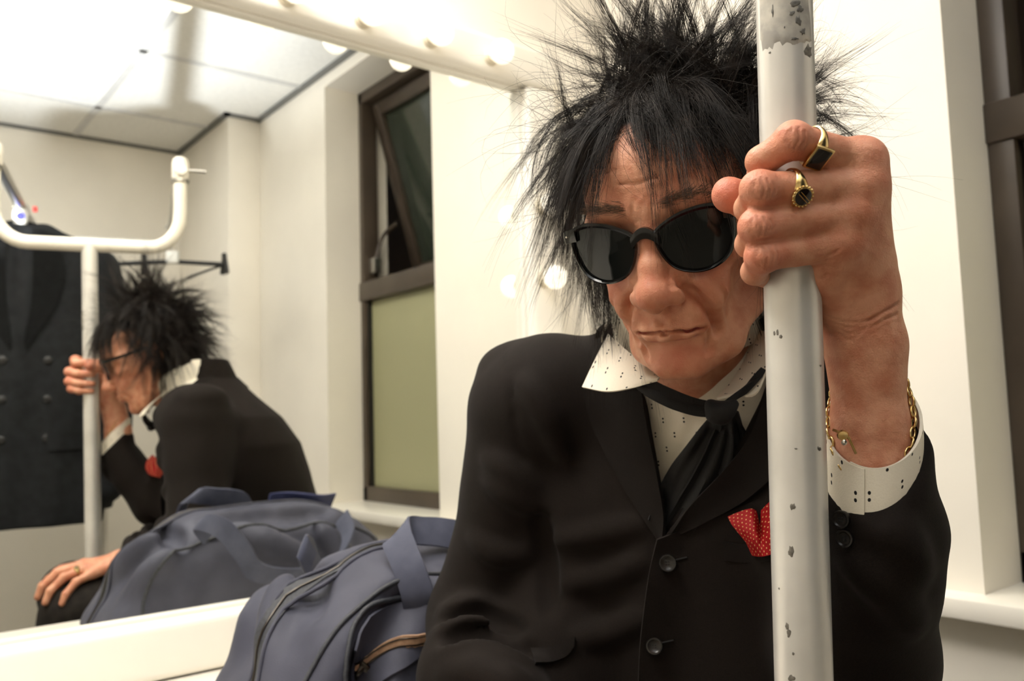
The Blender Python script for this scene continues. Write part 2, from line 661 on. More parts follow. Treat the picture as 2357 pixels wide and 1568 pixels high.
def ribbon(name, C, Wd, width, thick, mat_, parent=None, sub=0):
    """a flat strap along centres C; Wd = unit width directions"""
    C = np.asarray(C, float)
    Wd = np.asarray(Wd, float)
    Wd = Wd / (np.linalg.norm(Wd, axis=1)[:, None] + 1e-12)
    T = np.gradient(C, axis=0)
    N = np.cross(T, Wd)
    N /= np.linalg.norm(N, axis=1)[:, None] + 1e-12
    w = np.broadcast_to(np.asarray(width, float), (len(C),))[:, None]
    V, F = [], []
    prof = [(-.5, -.5), (-.5, .5), (-.25, .62), (0, .66), (.25, .62), (.5, .5), (.5, -.5), (.25, -.6), (0, -.64), (-.25, -.6)]
    m = len(prof)
    for i in range(len(C)):
        for a, b in prof:
            V.append(C[i] + Wd[i] * a * w[i] + N[i] * b * thick)
    for i in range(len(C) - 1):
        for j in range(m):
            k = (j + 1) % m
            F.append((i * m + j, i * m + k, (i + 1) * m + k, (i + 1) * m + j))
    F.append(tuple(range(m - 1, -1, -1)))
    F.append(tuple((len(C) - 1) * m + j for j in range(m)))
    return mesh_obj(name, V, F, mat_, parent, True, 50)


def bvh_of(P, F):
    return BVHTree.FromPolygons([tuple(p) for p in P], [tuple(int(i) for i in f) for f in F])


def cast(bvh, x, y, off=0.0, default=None):
    """where the sight line through photo point (x, y) meets a surface, lifted off by off"""
    d = Vector(ray(x, y)).normalized()
    hit, n, i, t = bvh.ray_cast(Vector((0, 0, CAM_H)), d)
    if hit is None:
        if default is None:
            return None
        return np.array(at(x, y, default))
    if n.dot(d) > 0:
        n = -n
    return np.array(hit + n * off)


def grid_patch(A, n, m):
    """quads of an n x m grid of points A[n,m,3]"""
    F = []
    for i in range(n - 1):
        for j in range(m - 1):
            F.append((i * m + j, i * m + j + 1, (i + 1) * m + j + 1, (i + 1) * m + j))
    return F


def shell(name, A, thick, mat_, parent=None, attr=None):
    """closed thin sheet from a grid of points A[n,m,3]"""
    A = np.asarray(A, float)
    n, m, _ = A.shape
    du = np.gradient(A, axis=0)
    dv = np.gradient(A, axis=1)
    N = np.cross(du, dv)
    N /= np.linalg.norm(N, axis=2)[:, :, None] + 1e-12
    top = (A + N * thick / 2).reshape(-1, 3)
    bot = (A - N * thick / 2).reshape(-1, 3)
    f = grid_patch(A, n, m)
    o = n * m
    F = [q for q in f] + [tuple(x + o for x in q[::-1]) for q in f]
    rim = [i * m for i in range(n)] + [(n - 1) * m + j for j in range(1, m)] + [i * m + m - 1 for i in range(n - 2, -1, -1)] + [j for j in range(m - 2, 0, -1)]
    for a, b in zip(rim, rim[1:] + rim[:1]):
        F.append((b, a, a + o, b + o))
    return mesh_obj(name, np.vstack([top, bot]), F, mat_, parent, True, 60)


# ------------------------------------------------------------------ clothes rail
def pole_at(z):
    return np.array([.479 - .0145 * (z - 1.05), .3123 - .0427 * (z - 1.05), z])


PR = .0177
rail = empty('clothes_rail', (.494, .357, 0), 'scuffed silver clothes rail with upturned cross bar, gripped by the man', 'clothes rail')
ZB = 1.489
RU = np.array([.966, .259, 0.])
RV = np.array([.259, -.966, 0.])
T0 = pole_at(ZB)
T0 = np.array([T0[0], T0[1], ZB])
RLEN = .95


def end_frame(base, foot, side):
    tube('upright_pole', [foot, base], PR, M['rail'], rail, 32)
    pts = [base + RU * s + np.array([0, 0, z]) for s, z in
           [(-.205, .205), (-.205, .10)] + [(-.205 + .075 * (1 - math.cos(a)), .085 - .085 * math.sin(a)) for a in np.linspace(.2, math.pi / 2, 8)] +
           [(-.05, 0), (.05, 0)] + [(.205 - .075 * (1 - math.cos(a)), .085 - .085 * math.sin(a)) for a in np.linspace(math.pi / 2, .2, 8)] + [(.205, .10), (.205, .205)]]
    tube('cross_bar', pts, .0165, M['railwhite'], rail, 20)
    for s in (-.205, .205):
        p = base + RU * s + np.array([0, 0, .175])
        lathe('end_cap', [(.0195, 0), (.0205, .002), (.0205, .045), (.018, .056), (.010, .062), (.001, .064)], M['railwhite'], p, (0, 0, 1), 20, rail)
        lathe('cap_collar', [(.0212, -.004), (.0212, .004)], M['steel'], p, (0, 0, 1), 20, rail)
    foot_bar(foot)


def foot_bar(foot):
    tube('foot_bar', [np.array([foot[0], foot[1], .09]) - RU * .27, np.array([foot[0], foot[1], .09]) + RU * .27], .016, M['rail'], rail, 14)
    for s in (-.25, .25):
        c = np.array([foot[0], foot[1], 0]) + RU * s
        tube('castor_stem', [c + [0, 0, .03], c + [0, 0, .085]], .006, M['steel'], rail, 8)
        lathe('castor_wheel', [(.004, -.011), (.025, -.009), (.028, -.006), (.028, .006), (.025, .009), (.004, .011)], M['blackplastic'], c + [0, 0, .028], RV, 18, rail)


end_frame(T0, pole_at(.09), 0)
F0 = T0 + RV * RLEN
FF = np.array([F0[0], F0[1], .09])
tube('upright_pole', [FF, F0 + [0, 0, .20]], PR, M['rail'], rail, 32)
tube('cross_bar', [F0 + [0, 0, .20] - RU * .205, F0 + [0, 0, .20] + RU * .205], .013, M['rail'], rail, 20)
foot_bar(FF)
for s in (-.205, .205):
    a = T0 + RU * s + np.array([0, 0, .20]) - RV * .03
    tube('hanging_rod', [a, a + RV * (RLEN + .06)], .0150, M['steel'], rail, 16)
a = T0 + RU * .205 + np.array([0, 0, .205])
tube('locking_pin', [a + RU * .01, a + RU * .062], .0042, M['steel'], rail, 10)
tube('base_rod', [pole_at(.14), np.array([F0[0], F0[1], .14])], .014, M['rail'], rail, 14)

# torn label wrapped round the pole above the hand and chips in the paint
tape_m = mat('torn_label', srgb(196, 190, 176), 0.6, col2=srgb(150, 146, 138), nscale=38, detail=7, ramp=(.42, .60), bump=.2, bscale=150)
stain_m = mat('dark_stain', srgb(72, 70, 66), 0.7, col2=srgb(120, 117, 110), nscale=220, detail=6)
chip_m = mat('bare_chip', srgb(82, 78, 70), 0.55, col2=srgb(120, 114, 104), nscale=400)


def on_pole(px, py, off):
    """point on the camera side of the pole seen at (px, py)"""
    d = ray(px, py)
    p0, p1 = pole_at(.5), pole_at(1.5)
    ax = (p1 - p0) / np.linalg.norm(p1 - p0)
    o = np.array([0, 0, CAM_H]) - p0
    dd = d - ax * (d @ ax)
    oo = o - ax * (o @ ax)
    a, b, c = dd @ dd, 2 * dd @ oo, oo @ oo - (PR + off) ** 2
    q = b * b - 4 * a * c
    t = (-b - math.sqrt(max(q, 0))) / (2 * a)
    return np.array([0, 0, CAM_H]) + d * t


def pole_patch(name, outline, m, off):
    c = np.mean(outline, axis=0)
    rings = [1.0, .66, .33]
    V, F = [], []
    n = len(outline)
    for r in rings:
        for p in outline:
            V.append(on_pole(*(c + r * (np.array(p) - c)), off if r < .9 else -.0001))
    V.append(on_pole(c[0], c[1], off))
    for i in range(2):
        for j in range(n):
            k = (j + 1) % n
            F.append((i * n + j, i * n + k, (i + 1) * n + k, (i + 1) * n + j))
    for j in range(n):
        F.append((2 * n + j, 2 * n + (j + 1) % n, 3 * n))
    return mesh_obj(name, V, F, m, rail)


def blob(cx, cy, rx, ry, seed, n=12, rough=.28):
    r = np.random.default_rng(seed)
    a = np.linspace(0, 2 * np.pi, n, endpoint=False)
    s = 1 + r.uniform(-rough, rough, n)
    return np.stack([cx + rx * s * np.cos(a), cy + ry * s * np.sin(a)], 1)


for i, (x, y, rx, ry) in enumerate([(1825, 1167, 6, 8), (1821, 1270, 6.5, 13), (1812, 1442, 4.5, 9), (1816, 1458, 6, 9), (1822, 1562, 8, 8), (1886, 1034, 4, 5), (1883, 1030, 2, 3), (1832, 1033, 4, 1.8),
                                    (1782, 768, 2.5, 6), (1789, 766, 3, 7), (1797, 775, 4, 5), (1889, 842, 2.5, 3), (1860, 118, 9, 17), (1772, 121, 3, 3), (1826, 1505, 3, 4), (1793, 1355, 2, 3)]):
    pole_patch('paint_chip', blob(x, y, rx, ry, 100 + i), chip_m, .0002)
rg = np.random.default_rng(5).uniform(-5, 5, 22)
gl_ = np.array([[on_pole(1743.5 + 4 * (1 - j / 21) + (118.5 + .05 * y_) * j / 21 + .022 * y_, y_ + (rg[j] + (14 if j < 6 else 0) - .25 * j if k_ == 13 else 0), .0005 if 0 < k_ < 13 and 0 < j < 21 else -.0001) for j in range(22)] for k_, y_ in enumerate(np.linspace(-60, 103, 14))])
mesh_obj('torn_label', gl_.reshape(-1, 3), grid_patch(gl_, 14, 22), tape_m, rail)
for i, (x, y, rx, ry) in enumerate([(1830, 8, 14, 10), (1822, 30, 10, 6), (1838, 48, 8, 14), (1848, 72, 8, 10), (1828, 88, 12, 5), (1842, 20, 9, 12), (1806, 62, 2, 3), (1778, 25, 3, 16)]):
    pole_patch('label_stain', blob(x, y, rx, ry, 300 + i, 14, .45), stain_m, .0007)

# ------------------------------------------------------------------ counter, stool
cou = empty('dressing_counter', (.2, 1.05, 0), 'white dressing counter running along the wall under the mirror', 'counter')
box('counter_top', (-1.2, .79, .665), (XW - .002, MIR - .002, .703), M['gloss'], cou, .005)
for x in (-1.15, .02, XW - .04):
    box('support_panel', (x - .018, .86, .0), (x + .018, MIR - .01, .665), M['gloss'], cou, .002)
sto = empty('stool', (.84, .56, 0), 'dark padded stool under the seated man', 'stool')
lathe('seat', [(.02, .52), (.165, .52), (.178, .53), (.18, .555), (.17, .575), (.10, .585), (.001, .587)], mat('stool_vinyl', srgb(30, 28, 27), .5, bump=.1), (.84, .56, 0), (0, 0, 1), 36, sto)
for k in range(4):
    a = math.pi / 4 + k * math.pi / 2
    tube('leg', [(.84 + .12 * math.cos(a), .56 + .12 * math.sin(a), .525), (.84 + .19 * math.cos(a), .56 + .19 * math.sin(a), .0)], .011, M['steel'], sto, 12)
lathe('foot_ring', [(.165, .215), (.172, .208), (.179, .215), (.172, .222), (.165, .215)], M['steel'], (.84, .56, 0), (0, 0, 1), 36, sto)
# ------------------------------------------------------------------ the man: body (head, neck, hands), one continuous figure
person = empty('person', (.72, .56, 0), 'man in a dark jacket and sunglasses sitting hunched, one hand round the pole', 'person')
HO = np.array([.571, .473, 1.206])


def head_basis(yaw, pitch, roll):
    y, p, r = (math.radians(v) for v in (yaw, pitch, roll))
    f = np.array([math.cos(y) * math.cos(p), math.sin(y) * math.cos(p), -math.sin(p)])
    u = np.array([math.cos(y) * math.sin(p), math.sin(y) * math.sin(p), math.cos(p)])
    l = np.cross(u, f)
    return np.stack([l * math.cos(r) + u * math.sin(r), f, -l * math.sin(r) + u * math.cos(r)], 1)


HR = head_basis(203.8, 23.0, 1.6)
HS = .972


def h2w(p):
    return HO + HS * (np.asarray(p, float) @ HR.T)


def w2h(p):
    return ((np.asarray(p, float) - HO) @ HR) / HS


mmv = lambda *v: np.array(v, float) / 1000.0
hf = Field(mmv(-96, -118, -190), mmv(96, 140, 138), .0013)
K = .001
hf.ell(mmv(0, -6, 47), mmv(75, 96, 80))
hf.ell(mmv(0, 38, 12), mmv(66, 56, 74), 20 * K)
hf.ell(mmv(0, 66, 58), mmv(54, 28, 34), 22 * K)                      # forehead
hf.ell(mmv(0, 46, -58), mmv(45, 44, 46), 22 * K)                      # lower face
hf.ell(mmv(0, 74, -92), mmv(21, 18, 16), 16 * K)                      # chin
for s in (-1, 1):
    hf.chain([mmv(s * 55, 6, -40), mmv(s * 50, 20, -66), mmv(s * 34, 54, -90), mmv(s * 12, 78, -99)], [.014, .013, .012, .012], 16 * K)
    hf.ell(mmv(s * 50, 64, -10), mmv(19, 18, 13), 16 * K)             # cheek bone
    hf.ell(mmv(s * 26, 86, 37), mmv(25, 11, 10), 12 * K)              # brow
    hf.ell(mmv(s * 62, 52, 22), mmv(8, 16, 16), 10 * K)
    hf.ell(mmv(s * 31, 101, 12), mmv(19, 15, 13), 10 * K, 'sub')      # eye socket
    hf.ell(mmv(s * 31, 78, 12), mmv(14, 12, 12), 4 * K)               # closed lids behind the lenses
    hf.ell(mmv(s * 66, 50, -44), mmv(15, 30, 22), 18 * K, 'sub')      # hollow cheek
    hf.ell(mmv(s * 74, 48, 44), mmv(10, 22, 18), 12 * K, 'sub')       # temple
hf.ell(mmv(0, 90, 36), mmv(14, 10, 10), 10 * K)
hf.ell(mmv(0, 74, -54), mmv(35, 30, 26), 16 * K)                      # muzzle
for s in (-1, 1):
    hf.ell(mmv(s * 36, 76, -34), mmv(15, 15, 17), 12 * K)             # cheek fold
# nose
hf.chain([mmv(0, 92, 30), mmv(0, 98, 14), mmv(0, 107.5, -8), mmv(0, 114.5, -24)], [.0070, .0074, .0088, .0108], 8 * K)
for s in (-1, 1):
    hf.chain([mmv(s * 9, 84, 16), mmv(s * 12, 88, -8), mmv(s * 13, 94, -24)], [.0085, .0098, .0095], 10 * K)
hf.ell(mmv(0, 116, -28), mmv(11.6, 13, 12.2), 9 * K)
for s in (-1, 1):
    hf.ell(mmv(s * 5, 117, -30), mmv(7, 8.5, 8), 6 * K)
    hf.ell(mmv(s * 13.5, 104, -32.5), mmv(6, 12, 8.2), 7 * K)
hf.chain([mmv(0, 98, -42), mmv(0, 116, -38)], [.005, .0055], 5 * K)
for s in (-1, 1):
    hf.ell(mmv(s * 8.5, 109, -42), mmv(4, 8.5, 4.5), 2.5 * K, 'sub')
    hf.chain([mmv(s * 19.5, 107, -24), mmv(s * 20.8, 100, -33), mmv(s * 17.5, 97, -41)], [.0020, .0022, .0018], 4 * K, 'sub')
# lips: long and thin, corners turned down
UL = [mmv(-24.5, 89, -61.5), mmv(-16, 97.5, -59.5), mmv(-6, 102, -57.5), mmv(0, 102.5, -58.5), mmv(6, 102, -57.5), mmv(16, 97.5, -60.3), mmv(24.5, 89, -63)]
LL = [mmv(-24, 88, -64.5), mmv(-15, 96, -68), mmv(0, 100.5, -69), mmv(15, 96, -68.8), mmv(24, 88, -66)]
MC = [mmv(-26.5, 90, -63.2), mmv(-18, 101, -63.5), mmv(-6, 107, -62.5), mmv(0, 108, -63), mmv(6, 107, -62.5), mmv(18, 101, -64.2), mmv(26.5, 90, -65)]
hf.chain(UL, [.002, .0038, .0045, .004, .0045, .0038, .002], 4 * K)
hf.chain(LL, [.002, .0050, .0068, .0050, .002], 4 * K)
hf.chain(spline(MC, 13), [.0014] + [.0017] * 11 + [.0014], 1.8 * K, 'sub')
hf.chain([mmv(0, 112, -43), mmv(0, 108, -54)], [.0028, .003], 4 * K, 'sub')       # philtrum
hf.chain([mmv(-16, 96, -79), mmv(0, 103, -80), mmv(16, 96, -79)], [.004, .0055, .004], 9 * K, 'sub')
NL = {}
GRV = []                                                                # creases: path, depth, width
for s in (-1, 1):
    NL[s] = spline([mmv(s * 19.5, 103, -26), mmv(s * 28, 98, -37), mmv(s * 35, 92, -51), mmv(s * 38, 85, -64), mmv(s * 36, 79, -75)], 9)
    GRV.append((NL[s], .0052, .0038))
    GRV.append((spline([mmv(s * 16, 116, -22), mmv(s * 19.5, 108, -25), mmv(s * 20.5, 101, -34)], 7), .0010, .0018))
    GRV.append((spline([mmv(s * 30, 90, -66), mmv(s * 31, 87, -76), mmv(s * 28, 85, -88)], 8), .0022, .0026))
    GRV.append((spline([mmv(s * 27, 98, -22), mmv(s * 40, 90, -14), mmv(s * 52, 80, -10)], 8), .0014, .003))
    GRV.append((spline([mmv(s * 44, 90, -32), mmv(s * 47, 82, -44), mmv(s * 48, 76, -56)], 9), .0014, .0022))
    GRV.append((spline([mmv(s * 7, 103, 30), mmv(s * 8, 102, 38), mmv(s * 6, 102, 46)], 7), .0012, .0018))
for z, a in ((58, 30), (70, 34)):
    hf.chain(spline([mmv(-a, 84, z - 2), mmv(-a / 2, 95, z + 1.5), mmv(0, 98.5, z), mmv(a / 2, 95, z + 1.5), mmv(a, 84, z - 2)], 9), [.0002] * 9, 3 * K, 'sub')
# ears
for s in (-1, 1):
    er = np.array(Matrix.Rotation(math.radians(-14), 3, 'X')) @ np.array(Matrix.Rotation(math.radians(s * 22), 3, 'Z'))
    hf.ell(mmv(s * 77, -14, 2), mmv(8, 18, 32), 5 * K, rot=er)
    hf.ell(mmv(s * 87, -9, 1), mmv(7.5, 10, 20), 4 * K, 'sub', rot=er)
    hf.ell(mmv(s * 75, -6, -24), mmv(6, 8, 9), 5 * K)
# neck down into the collar
NB = w2h(np.array([.655, .545, 1.075]))
NT = mmv(0, -12, -42)
hf.cone(NT, NB, .052, .060, 18 * K)
hf.cone(mmv(0, 24, -86), NB + mmv(0, 40, 0), .020, .016, 20 * K)
hf.cone(mmv(26, 10, -70), NB + mmv(14, 44, 4), .012, .012, 12 * K)
hf.cone(mmv(-26, 10, -70), NB + mmv(-14, 44, 4), .012, .012, 12 * K)
HP, HF_ = hf.mesh(2)


def vert_normals(P, F):
    n = np.cross(P[F[:, 2]] - P[F[:, 0]], P[F[:, 3]] - P[F[:, 1]])
    N = np.zeros_like(P)
    for i in range(4):
        for j in range(3):
            N[:, j] += np.bincount(F[:, i], n[:, j], len(P))
    return N / (np.linalg.norm(N, axis=1)[:, None] + 1e-12)


def nearest_on(P, F, pts):
    t = BVHTree.FromPolygons([tuple(p) for p in P], [tuple(int(i) for i in f) for f in F])
    return np.array([np.array(t.find_nearest(Vector(p))[0]) for p in pts])


HN = vert_normals(HP, HF_)
GRV.append((spline(MC, 25), .0034, .0014))
for path, dep, wid in GRV:
    q = nearest_on(HP, HF_, path)
    d = seg_dist(HP, q)
    e = np.minimum(1, np.minimum(np.linalg.norm(HP - q[0], axis=1), np.linalg.norm(HP - q[-1], axis=1)) / .008 + .15)
    HP = HP - HN * (dep * e * np.exp(-(d / wid) ** 2))[:, None] + HN * (dep * .5 * e * np.exp(-((d - wid * 2.2) / (wid * 1.4)) ** 2))[:, None]
# small irregularities of the skin
hn = vnoise(HP, 260, 3) * .00018 + vnoise(HP, 90, 5) * .0004
ctr = HP - mmv(0, 10, 0)
HP = HP + ctr / (np.linalg.norm(ctr, axis=1)[:, None] + 1e-9) * hn[:, None]
lipd = np.minimum(seg_dist(HP, UL) - .0036, seg_dist(HP, LL) - .0050)
lip_a = np.clip(.5 - lipd / .0018, 0, 1)
red = np.clip(1 - np.linalg.norm((HP - mmv(0, 118, -24)) / mmv(26, 26, 22), axis=1), 0, 1) * .4
for s in (-1, 1):
    red = np.maximum(red, +.4 * np.clip(1 - np.linalg.norm((HP - mmv(s * 42, 78, -26)) / mmv(28, 40, 26), axis=1), 0, 1))
    red = np.maximum(red, .7 * np.clip(1 - np.linalg.norm((HP - mmv(s * 80, -12, 0)) / mmv(20, 30, 44), axis=1), 0, 1))
red = np.maximum(red, .8 * np.clip(1 - np.linalg.norm((HP - mmv(0, 84, -90)) / mmv(34, 30, 22), axis=1), 0, 1))
scalp = np.clip(((HP[:, 2] - .060) + .55 * (-HP[:, 1] + .02)) / .02, 0, 1) * (np.abs(HP[:, 0]) < .2)
scalp *= (HP[:, 2] > -.05) * (np.linalg.norm(HP - mmv(0, 0, 0), axis=1) > .05)
ear = np.maximum(*(np.clip(1 - np.linalg.norm((HP - mmv(s * 80, -10, 0)) / mmv(16, 30, 44), axis=1), 0, 1) > 0.02 for s in (-1, 1)))
scalp = np.where(ear, 0, scalp)
HPW = h2w(HP)

# --- left hand round the pole (joints measured in the photograph)
hand_m = {}
HJ = {
    'index': [(1984, 372, .528), (1826, 322, .5125), (1752, 372, .524), (1752, 398, .553), (1778, 408, .570)],
    'middle': [(1984, 430, .526), (1748, 436, .5125), (1724, 480, .536), (1745, 505, .563)],
    'ring': [(1962, 492, .5265), (1742, 522, .5125), (1724, 562, .536), (1748, 585, .562)],
    'pinky': [(1932, 560, .529), (1754, 590, .515), (1736, 626, .533), (1764, 640, .556)],
}
HRAD = {'index': [.0115, .0100, .0092, .0085, .007], 'middle': [.0118, .0103, .0090, .0075], 'ring': [.0112, .0098, .0085, .0072], 'pinky': [.0108, .0092, .0080, .0068]}
WRI = at(1990, 790, .560)
CUF = at(2006, 1075, .561)
HWJ = {k: [at(*p) for p in v] for k, v in HJ.items()}
pts = np.vstack([np.vstack(list(HWJ.values())), WRI[None], CUF[None], at(1655, 440, .57)[None]])
lf = Field(pts.min(0) - .045, pts.max(0) + .045, .0012)
for k in HWJ:
    q = HWJ[k]
    r = HRAD[k]
    lf.chain(q, r, .003)
    pip = q[1]
    lf.ell(pip + (at(1800, 450, .50) - at(1800, 450, .51)) * .12, np.array([1, 1, 1]) * (r[1] * 1.04), .005)
    mcp = q[0]
    lf.ell(mcp, np.array([1, 1, 1]) * (r[0] * 1.12), .008)
cp = {'index': at(1996, 640, .553), 'middle': at(2003, 680, .5535), 'ring': at(1985, 700, .553), 'pinky': at(1948, 705, .5535)}
for k in HWJ:
    lf.chain([HWJ[k][0], cp[k]], [.0112, .0135], .012)
    lf.chain([cp[k], WRI], [.0135, .019], .014)
palm = [at(1960, 480, .549), at(1950, 600, .560), at(1965, 700, .565)]
lf.chain(palm, [.016, .019, .018], .014)
# web and heel on the pole side
lf.chain([HWJ['pinky'][0], at(1890, 640, .540), at(1925, 705, .553)], [.009, .010, .013], .010)
# thumb behind the pole
lf.chain([at(1980, 620, .575), at(1915, 520, .592), at(1775, 474, .585), at(1722, 460, .578), at(1682, 450, .571)], [.016, .0145, .0122, .0120, .0105], .008)
lf.ell(at(1676, 448, .570), np.array([.0108, .0108, .0118]), .004)
# wrist and forearm: deeper than wide
fa = CUF - WRI
lf.chain([WRI, at(1996, 870, .560), at(2002, 980, .561), CUF, CUF + fa * .35], [.0215, .0215, .0228, .0250, .027], .010)
lf.chain([at(1988, 790, .572), at(2000, 980, .576), CUF + fa * .3], [.018, .021, .025], .010)
lf.ell(at(2030, 800, .556), np.array([.008, .008, .010]), .012)       # bone at the wrist
# creases between the fingers and on the knuckles
for a, b in (('index', 'middle'), ('middle', 'ring'), ('ring', 'pinky')):
    m0 = (HWJ[a][0] + HWJ[b][0]) / 2
    m1 = (HWJ[a][1] + HWJ[b][1]) / 2
    tow = -ray(1850, 450) * .0085
    lf.chain([m0 * .35 + m1 * .65 + tow, m1 + tow], [.0009, .0012], .0035, 'sub')
# tendons on the back of the hand
for k, e in (('index', (2030, 600)), ('middle', (2022, 640)), ('ring', (2010, 660))):
    p = HWJ[k][0] - ray(1990, 450) * .006
    lf.chain([p, at(e[0], e[1], .541)], [.0045, .0040], .010)
LP, LF_ = lf.mesh(2)
LN = vert_normals(LP, LF_)
LG = []
for k in HWJ:
    a_, b_ = HWJ[k][0], HWJ[k][1]
    ax_ = (b_ - a_) / np.linalg.norm(b_ - a_)
    side = RC[:, 1] - ax_ * (RC[:, 1] @ ax_)
    side /= np.linalg.norm(side)
    fr_ = b_ - ray(1780, 450) * HRAD[k][1]
    for t in (-.0075, -.0045, -.0015, .0018, .0048):
        c_ = fr_ + ax_ * t
        w_ = .0062 * (1 - abs(t) / .014)
        bow = (-1 if t < 0 else 1) * .0014
        LG.append((spline([c_ + side * w_, c_ + ax_ * bow, c_ - side * w_], 7), .00055, .0008))
for i_, yy in enumerate((728, 742, 756, 770)):
    sx = 1908 + i_ * 5
    LG.append((spline([at(sx, yy - 6, .545), at(1950, yy + 16, .537), at(2000, yy + 6 - 8 * i_, .536), at(2036, yy - 34, .545)], 9), .0006, .0011))
for l in ([(1850, 640), (1880, 655), (1905, 648)], [(1840, 625), (1875, 632), (1915, 610)], [(1850, 615), (1890, 605), (1930, 575)], [(1832, 300), (1846, 320), (1838, 345)], [(1818, 292), (1830, 318), (1822, 346)]):
    LG.append((spline([at(x, y, .515) for x, y in l], 7), .0007, .0009))
for path, dep, wid in LG:
    q = nearest_on(LP, LF_, path)
    d = seg_dist(LP, q)
    LP = LP - LN * (dep * np.exp(-(d / wid) ** 2))[:, None] + LN * (dep * .4 * np.exp(-((d - wid * 2) / (wid * 1.2)) ** 2))[:, None]
LP = LP + (vnoise(LP, 420, 9) * .00022 + vnoise(LP, 120, 10) * .0004)[:, None] * -ray(1900, 600)
lred = np.zeros(len(LP))
for k in HWJ:
    for j, a in ((0, .75), (1, .8)):
        lred = np.maximum(lred, a * np.clip(1 - np.linalg.norm(LP - HWJ[k][j], axis=1) / .020, 0, 1))
lred = np.maximum(lred, .9 * np.clip(1 - np.linalg.norm(LP - at(1672, 444, .565), axis=1) / .024, 0, 1))
# --- right hand resting on the right knee
rf_j = {
    'index': [(.412, .572, .768), (.372, .562, .762), (.350, .558, .745), (.338, .556, .727)],
    'middle': [(.406, .590, .769), (.360, .587, .761), (.334, .586, .738), (.326, .586, .718)],
    'ring': [(.410, .608, .765), (.367, .612, .754), (.342, .615, .731), (.334, .617, .711)],
    'pinky': [(.418, .624, .757), (.384, .634, .745), (.365, .640, .725), (.358, .643, .709)],
}
RW = np.array([.476, .606, .773])
rfd = Field((.29, .50, .66), (.62, .74, .84), .002)
for k, q in rf_j.items():
    s = {'index': 1, 'middle': 1.03, 'ring': .97, 'pinky': .86}[k]
    rfd.chain([np.array(p) for p in q], [.0105 * s, .0092 * s, .0082 * s, .0070 * s], .004)
    rfd.chain([np.array(q[0]), RW + (np.array(q[0]) - np.array([.41, .598, .765])) * .45], [.0108, .013], .010)
rfd.chain([np.array((.470, .575, .752)), np.array((.432, .546, .748)), np.array((.402, .535, .735)), np.array((.380, .533, .721))], [.014, .0125, .0105, .009], .010)
rfd.cone(RW, np.array([.55, .69, .785]), .022, .028, .014)
RP, RF_ = rfd.mesh(2)

# --- trunk, arms and legs under the clothes
FAC = np.array([-.978, -.209, 0.])
LAT = np.array([-.209, .978, 0.])            # towards his right shoulder
TZ = np.array([.56, .66, .76, .85, .93, 1.00, 1.06, 1.11, 1.15, 1.20])
TF = np.array([.61, .612, .604, .598, .592, .590, .590, .598, .610, .62])
TB = np.array([.955, .945, .938, .922, .897, .874, .830, .775, .735, .71])
TL = np.array([.20, .200, .195, .195, .200, .202, .180, .118, .070, .06])


def trunk(inset):
    def fn(X, Y, Z):
        f, b, l = (np.interp(Z, TZ, t) for t in (TF, TB, TL))
        cx = (f + b) / 2
        a = np.maximum((b - f) / 2 - inset, .02)
        l = np.maximum(l - inset, .02)
        dx, dy = X - cx, Y - .555
        t = -(dx * FAC[0] + dy * FAC[1])
        s = dx * LAT[0] + dy * LAT[1]
        l = np.where(s < 0, l * .82, l)
        k0 = (np.abs(t / a) ** 2.4 + np.abs(s / l) ** 2.4) ** (1 / 2.4)
        d = (k0 - 1) * np.minimum(a, l)
        return np.maximum(d, np.abs(Z - .86) - .335)
    return fn


SR = at(1238, 950, .918)
ER = at(1110, 1425, .945)
SL = np.array([.700, .435, 1.030])
EL = at(1978, 1500, .645)
bf = Field((.25, .10, .50), (1.02, .95, 1.20), .006)
bf.func((.3, .15, .55), (1.02, .9, 1.19), trunk(.030), .0)
bf.chain([SR, at(1210, 1110, .925), ER, at(1088, 1560, .855), RW], [.048, .044, .038, .034, .024], .02)
bf.chain([SL, EL, CUF], [.050, .038, .026], .02)
bf.chain([np.array([.82, .66, .66]), np.array([.62, .63, .665]), np.array([.41, .59, .672])], [.075, .06, .045], .02)
bf.chain([np.array([.85, .48, .655]), np.array([.65, .37, .662]), np.array([.46, .275, .66])], [.075, .06, .045], .02)
BP, BF_ = bf.mesh(1)

allP, allF, o = [], [], 0
attrs = {'lip': [], 'red': [], 'scalp': []}
for P, F, a in ((HPW, HF_, (lip_a, red, scalp)), (LP, LF_, (None, lred, None)), (RP, RF_, (None, None, None)), (BP, BF_, (None, None, None))):
    allP.append(P)
    allF.append(F + o)
    o += len(P)
    for nm, v in zip(('lip', 'red', 'scalp'), a):
        attrs[nm].append(np.zeros(len(P)) if v is None else v)


